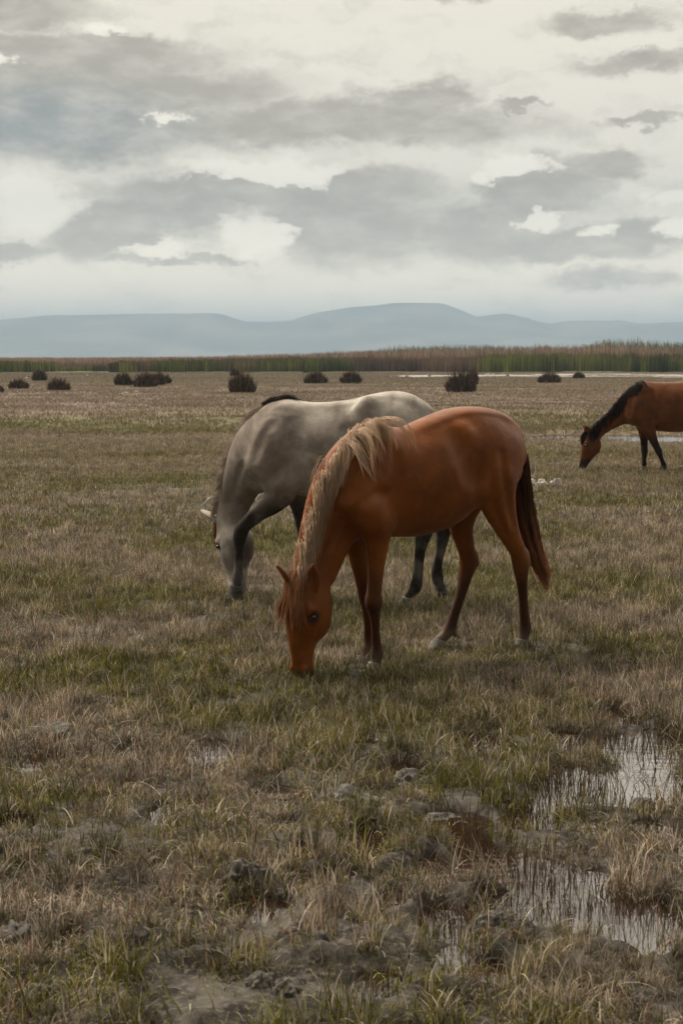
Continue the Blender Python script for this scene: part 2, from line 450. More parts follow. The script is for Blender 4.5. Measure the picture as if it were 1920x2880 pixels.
# ---------------------------------------------------------------- horse materials
def coat_material(name, fleck, fleck_col, rough=.55, fine=140, bump=.55):
    m, nt, b = new_mat(name); N = NT(nt)
    pos = N.n('ShaderNodeTexCoord').outputs['Object']
    c = N.attr('coat')
    big = N.noise(pos, 5, 4, .6)
    c1 = N.mix(N.sstep(big, .3, .7), c, N.mix(1.0, c, (.62, .58, .55), 'MULTIPLY'))
    fl = N.noise(N.scale(pos, 1, 1, .40), fine, 4, .75)
    c2 = N.mix(N.math('MULTIPLY', N.sstep(fl, .5, .75), fleck), c1, fleck_col)
    mot = N.noise(pos, 30, 4, .7)
    c3 = N.mix(N.sstep(mot, .35, .7, 0, .3), c2, N.mix(1.0, c2, (.7, .68, .66), 'MULTIPLY'))
    dust = N.math('MULTIPLY', N.sstep(N.noise(pos, 9, 6, .75), .54, .72), .22)
    c3 = N.mix(dust, c3, N.mix(.45, c3, (.34, .26, .19)))
    N.l(N.math('ADD', N.math('MULTIPLY', N.noise(pos, 12, 4, .6), .3), rough - .15), b.inputs['Roughness'])
    N.l(c3, b.inputs['Base Color']);     b.inputs['Specular IOR Level'].default_value = .13
    b.inputs['Sheen Weight'].default_value = .02; b.inputs['Sheen Roughness'].default_value = .4
    bp = N.n('ShaderNodeBump'); bp.inputs['Strength'].default_value = bump; bp.inputs['Distance'].default_value = .004
    hsum = N.math('ADD', N.math('MULTIPLY', fl, .5), N.math('MULTIPLY', N.noise(pos, 26, 5, .6), 1.2))
    N.l(hsum, bp.inputs['Height']); N.l(bp.outputs[0], b.inputs['Normal'])
    return m
def hair_material(name, c0, c1, tip=None, tipmix=0.0):
    m, nt, b = new_mat(name); N = NT(nt)
    t = N.attr('tone', 'Fac'); a = N.attr('along', 'Fac')
    c = N.mix(t, c0, c1)
    if tip: c = N.mix(N.math('MULTIPLY', N.sstep(a, .35, 1.0), tipmix), c, tip)
    N.l(c, b.inputs['Base Color']); b.inputs['Roughness'].default_value = .5; b.inputs['Specular IOR Level'].default_value = .2
    return m
def hoof_material(name, c0, c1):
    m, nt, b = new_mat(name); N = NT(nt)
    pos = N.n('ShaderNodeTexCoord').outputs['Object']
    n1 = N.noise(N.scale(pos, 1, 1, 3), 14, 5, .65)
    N.l(N.mix(N.sstep(n1, .35, .65), c0, c1), b.inputs['Base Color']); b.inputs['Roughness'].default_value = .8
    bp = N.n('ShaderNodeBump'); bp.inputs['Strength'].default_value = .4; bp.inputs['Distance'].default_value = .003
    N.l(N.noise(N.scale(pos, 1, 1, 5), 40, 4), bp.inputs['Height']); N.l(bp.outputs[0], b.inputs['Normal'])
    return m
m_eye, _nt, _b = new_mat('eye_dark'); _b.inputs['Base Color'].default_value = (.008, .005, .004, 1); _b.inputs['Roughness'].default_value = .12
m_hoof = hoof_material('hoof_horn', (.10, .085, .065), (.27, .25, .21))
m_hoof_dark = hoof_material('hoof_horn_dark', (.03, .025, .02), (.10, .09, .07))

def lerp(a, b, t): return a + (b - a) * t
def ss(x, a, b): t = np.clip((x - a) / (b - a), 0, 1); return t * t * (3 - 2 * t)

def limb(f, h, pts, sd, k=.03, lat=(0, 1, 0)):
    """pts: (x, y, r_fore_aft, r_side[, side])"""
    P = [h.J(p[0], p[1], p[4] if len(p) > 4 else sd) for p in pts]
    f.chain(P, [(p[2], p[3]) for p in pts], k=k, lat=lat)
    return P

def add_ear(f, base, tip, w, th, facing, hollow=True):
    """leaf-shaped ear; facing = direction the hollow looks at"""
    base, tip, facing = map(lambda q: np.asarray(q, float), (base, tip, facing))
    ax = (tip - base); L = np.linalg.norm(ax); ax /= L
    facing = facing - ax * (facing @ ax); facing /= np.linalg.norm(facing)
    ts = [0, .25, .5, .75, 1.0]; ws = [.62, .98, 1.0, .66, .18]
    pts = [base + ax * L * t - facing * .006 * math.sin(PI * t) for t in ts]
    f.chain(pts, [(w * q, max(th * (q * .7 + .3), .006)) for q in ws], lat=facing, k=.014, m=.03)
    if hollow:
        pts2 = [base + ax * L * t + facing * (th * .95) for t in (.22, .5, .78)]
        f.chain(pts2, [(w * .55, th * .85), (w * .62, th * .9), (w * .3, th * .6)], lat=facing, k=.008, op='sub', m=.02)

# ================================================================ chestnut young horse (front)
def finish_body(name, f, root, mat, coatfn, iters=2):
    V, Q = f.mesh(iters)
    o = mesh_np('body', V, Q, mat, root, attrs={'coat': coatfn(V)})
    return o
def legdist(V, legs):
    """height measured only near leg chains"""
    d = np.full(len(V), 9.)
    for P in legs:
        P = np.array(P)
        for a, b in zip(P[:-1], P[1:]):
            ab = b - a; t = np.clip(((V - a) @ ab) / (ab @ ab), 0, 1); d = np.minimum(d, np.linalg.norm(V - a - t[:, None] * ab, axis=1))
    return d

def chestnut():
    h = Horse((.45, 7.66), R(38)); h.conv = lambda x, y: (588 + x * .45834, 898.3 + y * .45834)
    root = h.root('horse')
    tag(root, 'chestnut young horse with flaxen mane grazing in front of the grey horse', 'horse', 'grazing horses')
    f = Field((-.95, -.36, -.02), (1.05, .36, 1.40), .0085)
    J = h.J
    # trunk
    tr = [(492, 560, .17, .12), (545, 505, .245, .165), (615, 470, .285, .19), (700, 462, .290, .215), (800, 452, .300, .245), (900, 415, .305, .255), (985, 352, .275, .235),
          (1060, 290, .222, .21), (1135, 262, .185, .20), (1205, 275, .155, .17), (1258, 315, .11, .12)]
    f.chain([J(a, b + 6) for a, b, c, d in tr], [(c * .965, d * .93) for a, b, c, d in tr], k=.03, sub=9)
    # withers ridge, croup, dock
    f.chain([J(560, 212), J(640, 240), J(740, 222), J(860, 166), J(980, 122), J(1080, 118), J(1180, 142), J(1255, 205)],
            [(.045, .03), (.045, .04), (.035, .06), (.03, .075), (.03, .09), (.035, .11), (.04, .11), (.045, .08)], k=.07, sub=6)
    f.chain([J(1240, 215), J(1292, 275), J(1318, 340)], [(.05, .045), (.036, .034), (.024, .022)], k=.05)
    for sd in (1, -1):
        near = sd > 0
        # haunch
        f.chain([h.M(1100, 250, .085, sd), h.M(1150, 320, .12, sd), h.M(1180, 420, .135, sd)], [(.10, .08), (.155, .10), (.15, .10)], k=.08)
        f.chain([h.M(1225, 300, .10, sd), h.M(1262, 400, .10, sd)], [(.11, .085), (.085, .07)], k=.06)
        pass      # point of hip
        # shoulder blade and arm
        f.chain([h.M(600, 285, .075, sd), h.M(540, 430, .125, sd), h.M(490, 560, .14, sd)], [(.09, .05), (.10, .055), (.075, .055)], k=.08)
        f.chain([h.M(500, 570, .135, sd), h.M(600, 640, .13, sd)], [(.08, .06), (.10, .06)], k=.06)
    # neck
    nk = [(600, 400, .22, .12), (520, 440, .215, .118), (440, 520, .195, .10), (375, 640, .155, .078), (330, 760, .125, .066), (300, 860, .105, .060), (282, 940, .092, .060)]
    f.chain([J(a, b) for a, b, c, d in nk], [(c, d) for a, b, c, d in nk], k=.07)
    f.chain([J(560, 240), J(450, 300), J(372, 410), J(316, 540), J(272, 680), J(236, 820), (J(225, 900))], [(.05, .035), (.05, .032), (.045, .028), (.04, .025), (.035, .022), (.03, .022), (.03, .022)], k=.07)
    f.chain([J(455, 700), J(400, 830), J(362, 930)], [(.05, .05), (.04, .045), (.035, .04)], k=.06)
    # head
    h.set_head(268, 960, R(55)); H = h.H; hl, hf = h.hl, h.hf
    hd = [(282, 930, .080, .064), (262, 1000, .104, .078), (252, 1070, .118, .086), (246, 1130, .120, .086), (238, 1200, .102, .072), (234, 1270, .080, .056), (234, 1335, .066, .048), (236, 1390, .056, .048), (238, 1425, .040, .040)]
    f.chain([H(a, b) for a, b, c, d in hd], [(c, d) for a, b, c, d in hd], lat=hl, k=.05)
    hup = np.array([0, 0, 1.])
    for sd in (1, -1):
        cj = H(236, 1130, 0)
        f.chain([h.HS(290, 1080, sd * .050), h.HS(290, 1150, sd * .048)], [(.072, .034), (.068, .030)], lat=hl, k=.07)      # cheek
        f.chain([h.HS(225, 1140, sd * .072), h.HS(222, 1220, sd * .052)], [(.020, .016), (.014, .012)], lat=hl, k=.03)      # facial crest
        f.chain([h.HS(205, 1085, sd * .070), h.HS(218, 1095, sd * .080)], [(.026, .016), (.018, .012)], lat=hl, k=.025)     # brow
        f.chain([h.HS(212, 1395, sd * .036), h.HS(214, 1412, sd * .030)], [(.024, .014), (.020, .012)], lat=hl, k=.02)      # nostril wing
    f.chain([H(200, 1100), H(196, 1200), H(200, 1300), H(210, 1370)], [(.022, .040), (.016, .030), (.014, .024), (.014, .024)], lat=hl, k=.03)  # nasal bone
    f.chain([H(262, 1395), H(258, 1425)], [(.030, .030), (.022, .024)], lat=hl, k=.02)     # chin
    eyes = []
    for sd in (1, -1):
        e = h.HS(222, 1125, sd * .0865); eyes.append(e)
        f.chain([e + hl * sd * .012, e + hl * sd * .013], [(.016, .012), (.016, .012)], lat=hl, k=.012, op='sub', m=.02)
        f.chain([h.HS(206, 1402, sd * .052), h.HS(212, 1416, sd * .048)], [(.012, .010), (.009, .008)], lat=hl, k=.008, op='sub', m=.02)
        f.chain([h.HS(236, 1412, sd * .046), h.HS(262, 1385, sd * .046)], [(.003, .008), (.003, .008)], lat=hl, k=.008, op='sub', m=.02)
    fh = freeze(f)
    # ears: near one seen into, far one edge on
    bn = H(290, 990, .068); tn = H(284, 866, .100)
    add_ear(f, bn, bn + (np.array(tn) - bn) * 1.0, .036, .016, hl * .75 + hf * .9)
    bf = H(172, 985, -.050); tf = H(103, 872, -.085)
    add_ear(f, bf, tf, .036, .016, -hl * .6 + hf * .8)
    legs = []
    # near fore, far fore
    legs.append(limb(f, h, [(590, 600, .11, .06), (606, 690, .088, .058), (606, 770, .066, .052), (602, 860, .050, .042), (596, 950, .041, .037), (590, 1010, .040, .038), (588, 1055, .048, .043), (592, 1100, .035, .033),
        (597, 1160, .025, .022), (600, 1230, .024, .020), (603, 1280, .028, .026), (605, 1315, .037, .034), (601, 1345, .028, .028), (598, 1372, .032, .032)], .105, k=.035))
    legs.append(limb(f, h, [(500, 640, .11, .06), (500, 720, .085, .055), (508, 800, .062, .048), (524, 900, .047, .040), (538, 980, .040, .036), (549, 1030, .042, .038), (556, 1080, .034, .032),
        (561, 1150, .026, .023), (562, 1220, .025, .021), (561, 1265, .028, .026), (558, 1292, .034, .032), (550, 1318, .028, .028), (544, 1342, .032, .032)], -.10, k=.035))
    # near hind, far hind
    legs.append(limb(f, h, [(1165, 360, .15, .09), (1190, 460, .140, .088), (1212, 560, .112, .075), (1245, 660, .080, .058), (1280, 740, .060, .044), (1308, 800, .052, .038), (1322, 850, .056, .040), (1326, 900, .046, .038), (1331, 960, .034, .030),
        (1336, 1030, .029, .025), (1341, 1100, .029, .025), (1345, 1150, .032, .029), (1346, 1190, .038, .034), (1340, 1225, .030, .030), (1335, 1250, .034, .034)], .125, k=.04))
    legs.append(limb(f, h, [(1090, 420, .14, .085), (1065, 500, .130, .080), (1036, 590, .105, .07), (1028, 680, .078, .055), (1042, 750, .062, .046), (1056, 810, .054, .040), (1062, 865, .056, .040), (1050, 915, .046, .038), (1036, 975, .036, .031),
        (1018, 1040, .031, .026), (998, 1100, .031, .026), (982, 1150, .034, .030), (968, 1192, .040, .034), (942, 1225, .031, .030), (920, 1250, .034, .034)], -.125, k=.04))
    # hock points, knee caps, ergots
    f.chain([J(1345, 810, .125), J(1352, 855, .125)], [(.020, .018), (.024, .02)], k=.03)
    f.chain([J(1090, 815, -.125), J(1098, 862, -.125)], [(.020, .018), (.026, .02)], k=.03)
    f.chain([J(1362, 1205, .125), J(1366, 1222, .125)], [(.012, .012), (.007, .008)], k=.02)
    f.chain([J(990, 1212, -.125), J(998, 1232, -.125)], [(.014, .012), (.007, .008)], k=.02)
    # gaskin tendons: hollow above the hock
    # flank hollow, girth hollow
    mus = lambda pts, r_, a_, k=.03: f.muscle(h, pts, r_, a_, k)
    mus([(700, 330), (702, 440), (688, 560), (668, 670)], .05, -.013)
    mus([(555, 330), (500, 430), (462, 530)], .04, -.010)
    mus([(1010, 250), (1045, 340), (1078, 430)], .08, -.013, .05)
    mus([(1232, 320), (1246, 430), (1264, 560), (1290, 670)], .03, -.008)
    mus([(1120, 330), (1112, 420), (1112, 480)], .035, -.008)
    mus([(1185, 560), (1215, 640), (1248, 720)], .025, -.006, .02)
    mus([(425, 610), (398, 700), (362, 800)], .025, -.007, .02)
    mus([(545, 560), (600, 520), (650, 520)], .03, -.003)
    mus([(580, 720), (583, 800), (585, 880)], .014, -.005, .012)
    mus([(1040, 188), (1056, 214)], .05, .005, .05)
    mus([(1125, 500)], .05, .010, .04)
    mus([(606, 610), (632, 650)], .07, .004, .05)
    LG = legs
    hx = H(240, 1130)[0]
    muz = H(236, 1400); jw = H(300, 1330)
    def coat(V):
        base = np.array([.265, .078, .0125]); c = np.tile(base, (len(V), 1))
        back = ss(V[:, 2], .85, 1.3)
        c = c * (1 - .25 * back[:, None]) + np.array([.24, .068, .015]) * (.25 * back[:, None])
        head = (V[:, 0] > .50)
        # darker lower legs
        d = legdist(V, LG)
        isleg = (~head) & (V[:, 2] < .75) & (d < .12)
        k = ss(-V[:, 2], -.62, -.30) * isleg
        nz = fbm(V[:, 0] * 18 + V[:, 1] * 25, V[:, 2] * 8, 3, 5)
        k = np.clip(k * (.60 + .8 * nz), 0, 1) * .86
        dk = np.array([.032, .016, .009])
        c = c * (1 - k[:, None]) + dk * k[:, None]
        ft = ss(-V[:, 2], -.13, -.07) * isleg * .6
        c = c * (1 - ft[:, None]) + np.array([.16, .12, .085]) * ft[:, None]
        # pale underside of chin and mouth corner, dark nose
        dm = np.linalg.norm((V - jw) * [1, 1, .6], axis=1); k = ss(-dm, -.105, -.045) * .7
        c = c * (1 - k[:, None]) + np.array([.26, .19, .13]) * k[:, None]
        dm = np.linalg.norm(V - H(232, 1425), axis=1); k = ss(-dm, -.080, -.045) * .85
        c = c * (1 - k[:, None]) + np.array([.03, .022, .02]) * k[:, None]
        for e in eyes:
            dm = np.linalg.norm(V - e, axis=1); k = ss(-dm, -.055, -.02) * .85
            c = c * (1 - k[:, None]) + np.array([.03, .015, .01]) * k[:, None]
        st = H(188, 1105, .0) ; dm = np.linalg.norm((V - st) * [1, 1, .7], axis=1); k = ss(-dm, -.022, -.012) * .8
        c = c * (1 - k[:, None]) + np.array([.6, .52, .45]) * k[:, None]
        return c
    finish_body('body', f, root, coat_material('chestnut_coat', .25, (.22, .07, .02), .46), coat)
    for e, sd in zip(eyes, (1, -1)): eye_mesh(e - hl * sd * .0085, .0165, hl * sd, m_eye, root)
    # hooves
    for (tx, ty, bx, by, s_, mt) in ((598, 1362, 597, 1400, .105, m_hoof), (546, 1330, 541, 1366, -.10, m_hoof), (1337, 1245, 1334, 1298, .125, m_hoof), (922, 1245, 893, 1296, -.125, m_hoof)):
        t = J(tx, ty, s_); b = J(bx, by, s_)
        b = np.array([b[0], b[1], max(b[2], 0.004)]) if b[2] > 0 else t + (b - t) * ((t[2] - .004) / (t[2] - b[2]))
        hoof_mesh('hoof', t, b, .036, .050, (1, 0, 0), mt, root)
    # mane falling on the near side
    m_mane = hair_material('flaxen_mane', (.26, .125, .060), (.92, .68, .48), (.80, .50, .29), .5)
    cr = catmull(np.array([J(585, 200), J(520, 222), J(450, 275), J(378, 385), J(322, 510), J(276, 660), J(240, 800), J(224, 905)]), 12)
    r = np.random.default_rng(3); nl = 300
    t = r.random(nl) * (len(cr) - 1.01); i = t.astype(int); rt = cr[i] + (cr[i + 1] - cr[i]) * (t - i)[:, None]; tt = t / (len(cr) - 1)
    rt += r.normal(size=rt.shape) * .004 + [0, .010, 0]
    tan = cr[np.minimum(i + 1, len(cr) - 1)] - cr[i]; tan /= np.linalg.norm(tan, axis=1, keepdims=True)
    out = np.array([0, .9, .0]) + r.normal(size=(nl, 3)) * .08
    dr = out + tan * .75
    L = lerp(.15, .24, r.random(nl)) * np.where(tt < .2, .85, 1) * (1 - .45 * ss(tt, .78, .95))
    V, Q, tone, al = hair(fh, rt, dr, L, n=18, grav=.22, noise=.012, seed=4, per=10, spread=.010, wid=.0011, lift=.012, hug=.5)
    nl = 26; i = (r.random(nl) ** 1.2 * 30).astype(int)
    rt2 = cr[i] + [0, .01, 0]
    V2, Q2, t2, a2 = hair(fh, rt2, np.array([-.45, .8, .1]) + r.normal(size=(nl, 3)) * [.25, .1, .1], .26 + .06 * r.random(nl), n=18, grav=.16, noise=.045, seed=41, per=12, spread=.007, wid=.0011, lift=.014)
    V, Q, tone, al = np.concatenate([V, V2]), np.concatenate([Q, Q2 + len(V)]), np.concatenate([tone, t2]), np.concatenate([al, a2])
    # a few strands falling on the far side
    mane = mesh_np('mane', V, Q, m_mane, root, attrs={'tone': tone, 'along': al})
    # forelock between the ears, over the brow
    nl = 44; q = r.random(nl)
    rt = H(240, 915)[None, :] + hl[None, :] * (q * .05 - .03)[:, None] + r.normal(size=(nl, 3)) * .008 + hf[None, :] * .035
    dr = hf[None, :] * .8 + hl[None, :] * ((q - .60) * 1.3)[:, None] + np.array([0, 0, -.7]) + r.normal(size=(nl, 3)) * .06
    V, Q, tone, al = hair(fh, rt, dr, lerp(.20, .30, r.random(nl)), n=16, grav=.10, noise=.03, seed=9, per=20, spread=.007, wid=.0013, lift=.008, hug=.4)
    mesh_np('forelock', V, Q, hair_material('forelock_hair', (.17, .060, .022), (.46, .21, .09), (.38, .14, .05), .6), root, attrs={'tone': tone, 'along': al})
    # tail
    V, Q, tone, al = hair_path([J(1300, 265), J(1316, 330), J(1322, 450), J(1335, 580), J(1360, 700), J(1396, 820), J(1430, 900), J(1462, 985)], 90, .050, .055, per=16, n=22, seed=12, wid=.0018, spread=.007)
    tm = hair_material('tail_hair', (.010, .006, .004), (.17, .070, .034), (.48, .19, .078), .8)
    mesh_np('tail', V, Q, tm, root, attrs={'tone': tone, 'along': al})
    return root

# ================================================================ grey horse
def grey():
    h = Horse((.52, 9.36), R(-6)); h.conv = lambda x, y: (441 + x * .38542, 882 + y * .38542)
    root = h.root('horse')
    tag(root, 'pale grey horse with dark legs grazing behind the chestnut horse, one foreleg stretched forward', 'horse', 'grazing horses')
    f = Field((-.95, -.42, -.02), (1.55, .42, 1.46), .0095)
    J = h.J; JD = lambda x, y, s=0: J((x - 441) / .38542, (y - 882) / .38542, s)
    tr = [(405, 500, .165, .12), (450, 440, .225, .165), (520, 405, .27, .19), (620, 392, .300, .21), (760, 400, .315, .235), (900, 400, .325, .25), (1030, 365, .305, .24), (1150, 300, .265, .22), (1250, 260, .215, .20), (1340, 290, .165, .165), (1405, 330, .11, .11)]
    f.chain([J(a, b + 5) for a, b, c, d in tr], [(c * .97, d * .95) for a, b, c, d in tr], k=.03, sub=9)
    f.chain([J(480, 170), J(560, 142), J(650, 148), J(780, 150), J(920, 138), J(1050, 112), J(1180, 92), J(1270, 100), J(1350, 150), J(1420, 195)],
            [(.05, .035), (.045, .04), (.035, .055), (.03, .07), (.03, .085), (.035, .10), (.04, .11), (.04, .11), (.045, .08), (.035, .04)], k=.08, sub=6)
    for sd in (1, -1):
        f.chain([h.M(1130, 190, .12, sd), h.M(1200, 300, .14, sd), h.M(1230, 420, .14, sd)], [(.09, .07), (.165, .10), (.16, .10)], k=.08)
        f.chain([h.M(1040, 120, .150, sd), h.M(1015, 165, .175, sd), h.M(1000, 220, .175, sd)], [(.035, .018), (.045, .022), (.03, .016)], k=.09)
        f.chain([h.M(560, 210, .08, sd), h.M(490, 330, .13, sd), h.M(430, 470, .15, sd)], [(.09, .045), (.105, .06), (.085, .065)], k=.11)
        f.chain([h.M(430, 470, .145, sd), h.M(540, 560, .14, sd)], [(.085, .06), (.10, .06)], k=.06)
    nk = [(560, 330, .22, .12, 0), (470, 350, .215, .12, 0), (385, 430, .185, .10, -.02), (325, 530, .145, .08, -.045), (285, 640, .118, .066, -.07), (252, 730, .102, .060, -.085), (232, 800, .088, .058, -.09)]
    f.chain([J(a, b, e) for a, b, c, d, e in nk], [(c, d) for a, b, c, d, e in nk], k=.06)
    f.chain([J(490, 180), J(410, 262), J(335, 365, -.02), J(275, 465, -.04), J(232, 570, -.06), J(205, 680, -.08), J(190, 770, -.09)], [(.05, .03), (.045, .028), (.04, .026), (.035, .024), (.03, .022), (.028, .02), (.026, .02)], k=.06)
    # head, turned away: seen from behind the cheek
    h.set_head(222, 815, R(-36), -.10); H = h.H; hl, hf = h.hl, h.hf
    hd = [(232, 790, .075, .060), (233, 850, .104, .078), (243, 920, .122, .088), (252, 985, .122, .086), (258, 1050, .106, .072), (264, 1110, .086, .058), (270, 1165, .072, .052), (277, 1215, .064, .050), (283, 1250, .046, .042)]
    f.chain([H(a, b) for a, b, c, d in hd], [(c, d) for a, b, c, d in hd], lat=hl, k=.05)
    eyes = []
    for sd in (1, -1):
        f.chain([h.HS(284, 930, sd * .046), h.HS(288, 985, sd * .044)], [(.070, .034), (.066, .030)], lat=hl, k=.07)
        f.chain([h.HS(200, 930, sd * .074), h.HS(204, 945, sd * .082)], [(.026, .016), (.018, .012)], lat=hl, k=.025)
        f.chain([h.HS(262, 1205, sd * .036), h.HS(266, 1222, sd * .030)], [(.024, .014), (.020, .012)], lat=hl, k=.02)
        f.chain([h.HS(235, 960, sd * .074), h.HS(245, 1040, sd * .054)], [(.020, .016), (.014, .012)], lat=hl, k=.03)
        e = h.HS(206, 962, sd * .079); eyes.append(e)
        f.chain([e + hl * sd * .012, e + hl * sd * .013], [(.016, .012), (.016, .012)], lat=hl, k=.012, op='sub', m=.02)
    f.chain([H(205, 930), H(218, 1020), H(236, 1110), H(252, 1180)], [(.022, .040), (.016, .030), (.014, .024), (.014, .024)], lat=hl, k=.03)
    fh = freeze(f)
    bn = H(150, 815, .045); tn = H(54, 752, .03)
    tn = bn + (np.array([tn[0] - bn[0], tn[1] - bn[1], tn[2] - bn[2]]))
    add_ear(f, bn, tn, .042, .018, np.array([.35, -.15, -.9]))
    bf = H(205, 810, -.050); add_ear(f, bf, bf + (hf * .75 - hl * .35 + np.array([0, 0, .45])) * .11, .034, .016, hf * .3 - hl)
    legs = []
    # near fore stretched forward with the cannon upright
    legs.append(limb(f, h, [(520, 560, .115, .065, .13), (530, 640, .100, .062, .13), (475, 708, .078, .056, .12), (415, 752, .062, .05, .125), (362, 800, .052, .044, .125), (322, 836, .046, .042, .125), (296, 872, .049, .046, .125), (284, 920, .044, .042, .125),
        (280, 980, .031, .029, .12), (277, 1050, .028, .026, .12), (275, 1110, .030, .028, .12), (273, 1150, .038, .036, .12), (268, 1180, .031, .032, .12), (266, 1205, .036, .036, .12)], .08, k=.03))
    legs.append(limb(f, h, [(600, 570, .11, .06), (630, 660, .085, .055), (645, 740, .062, .048), (655, 830, .046, .042), (662, 910, .041, .038), (666, 950, .042, .04), (668, 1000, .033, .031),
        (668, 1070, .027, .024), (668, 1140, .027, .024), (668, 1180, .034, .033), (662, 1210, .030, .030), (658, 1232, .034, .034)], -.12, k=.035))
    Dp = lambda pts: [((x - 441) / .38542, (y - 882) / .38542, a, b) for x, y, a, b in pts]
    legs.append(limb(f, h, Dp([(915, 1030, .16, .09), (918, 1080, .14, .085), (930, 1125, .11, .07), (950, 1160, .082, .058), (968, 1188, .060, .046), (975, 1212, .060, .044), (970, 1235, .050, .040), (965, 1262, .037, .032),
        (962, 1290, .033, .028), (959, 1320, .034, .030), (955, 1345, .041, .036), (946, 1362, .033, .032), (938, 1376, .036, .036)]), .125, k=.04))
    legs.append(limb(f, h, Dp([(925, 1030, .15, .085), (930, 1080, .13, .08), (958, 1125, .10, .068), (990, 1160, .078, .055), (1012, 1185, .060, .044), (1020, 1205, .060, .044), (1016, 1232, .046, .038), (1011, 1262, .035, .030),
        (1006, 1290, .031, .027), (1003, 1310, .038, .034), (1004, 1326, .042, .036), (1008, 1340, .033, .032), (1014, 1350, .036, .036)]), -.125, k=.04))
    mus = lambda pts, r_, a_, k=.03: f.muscle(h, pts, r_, a_, k)
    mus([(600, 240), (625, 360), (622, 480), (608, 600)], .06, -.006)
    mus([(465, 250), (405, 360), (372, 450)], .05, -.006)
    mus([(990, 190), (965, 250), (975, 330)], .08, -.012, .05)
    mus([(1035, 110), (1012, 160), (990, 210)], .035, .010, .04)
    mus([(470, 330), (520, 440), (500, 560)], .035, -.003, .03)
    mus([(430, 620), (500, 600), (560, 560)], .05, .010, .04)
    mus([(300, 480), (262, 600), (235, 700)], .03, -.006, .02)
    mus([(470, 690), (400, 745), (345, 800)], .012, -.005, .01)
    mus([(520, 650), (450, 705), (380, 770)], .014, .004, .012)
    LG = legs; muz = H(284, 1230)
    def coat(V):
        n1 = fbm(V[:, 0] * 9 + 3, V[:, 2] * 9 + V[:, 1] * 7, 4, 11)
        c = np.array([.56, .51, .445])[None] * (1 - .45 * ss(n1, .42, .68))[:, None] + np.array([.16, .125, .10])[None] * (.45 * ss(n1, .42, .68))[:, None]
        # browner neck
        k = ss(V[:, 0], .72, .98) * ss(V[:, 2], .45, .6) * .55
        c = c * (1 - k[:, None]) + np.array([.27, .205, .165]) * k[:, None]
        head = V[:, 0] > 1.02
        isleg = legdist(V, LG) < .125
        neckish = 0
        # legs dark from above elbow / stifle
        k = ss(-V[:, 2], -.84, -.56) * isleg * .95
        nz = fbm(V[:, 0] * 14 + V[:, 1] * 20, V[:, 2] * 9, 3, 8)
        k = np.clip(k * (.55 + .9 * nz), 0, 1)
        d0 = legdist(V, [legs[0]])
        k = np.where(head & (d0 > .062), 0, k)
        jw_ = np.linalg.norm((V - h.HS(300, 990, 0)) * [1, .6, .8], axis=1); kj = ss(-jw_, -.13, -.05) * .85 * (d0 > .05); c = c * (1 - kj[:, None]) + np.array([.105, .078, .062]) * kj[:, None]  # brown cheek behind the foreleg, its shade painted into the coat
        dk = np.array([.030, .023, .018])
        c = c * (1 - k[:, None]) + dk * k[:, None]
        dm = np.linalg.norm(V - muz, axis=1); k = ss(-dm, -.09, -.05) * .3
        c = c * (1 - k[:, None]) + np.array([.1, .09, .08]) * k[:, None]
        for e in eyes:
            dm = np.linalg.norm(V - e, axis=1); k = ss(-dm, -.045, -.02) * .8
            c = c * (1 - k[:, None]) + np.array([.03, .025, .02]) * k[:, None]
        return c
    finish_body('body', f, root, coat_material('grey_coat', .5, (.15, .115, .095), .7, 120), coat)
    for e, sd in zip(eyes, (1, -1)): eye_mesh(e + hl * sd * .003, .0175, hl * sd, m_eye, root)
    hs = []
    t = J(267, 1200, .12); b = J(260, 1285, .12); hs.append((t, b, m_hoof_dark, (1, 0, -.2)))
    t = J(659, 1225, -.12); b = np.array([t[0] + .02, t[1], .004]); hs.append((t, b, m_hoof_dark, (1, 0, 0)))
    t = JD(940, 1372, .125); b = JD(924, 1398, .125); hs.append((t, b, m_hoof, (1, 0, 0)))
    t = JD(1011, 1345, -.125); b = JD(1026, 1386, -.125); hs.append((t, b, m_hoof_dark, (1, 0, 0)))
    for t, b, mt, fw in hs:
        if b[2] < .004: b = t + (b - t) * ((t[2] - .004) / (t[2] - b[2]))
        hoof_mesh('hoof', t, b, .040, .054, fw, mt, root)
    r = np.random.default_rng(31)
    mm = hair_material('grey_mane', (.045, .030, .022), (.66, .55, .46), (.50, .41, .34), .35)
    parts = []
    # longer dark tuft at the withers
    nl = 30; cr = catmull(np.array([J(455, 168), J(490, 132), J(530, 112), J(560, 112)]), 8)
    t = r.random(nl) * (len(cr) - 1.01); i = t.astype(int); rt = cr[i] + (cr[i + 1] - cr[i]) * (t - i)[:, None]
    parts.append(hair(fh, rt, np.array([-.95, .15, .30]) + r.normal(size=(nl, 3)) * .06, .08 + .05 * r.random(nl), n=12, grav=.05, noise=.02, seed=5, per=16, spread=.006, wid=.0016, lift=.006, hug=.3))
    # short upstanding mane down the crest
    nl = 70; cr = catmull(np.array([J(462, 172), J(392, 250), J(318, 350, -.02), J(255, 455, -.04), J(215, 565, -.06), J(190, 680, -.08), J(178, 770, -.09)]), 10)
    t = r.random(nl) * (len(cr) - 1.01); i = t.astype(int); rt = cr[i] + (cr[i + 1] - cr[i]) * (t - i)[:, None]
    tan = cr[i + 1] - cr[i]; tan /= np.linalg.norm(tan, axis=1, keepdims=True); nrm = np.stack([-tan[:, 2], 0 * t, tan[:, 0]], 1); nrm *= -np.sign(nrm[:, :1] + 1e-6) * -1
    nrm = np.where(nrm[:, :1] < 0, -nrm, nrm)
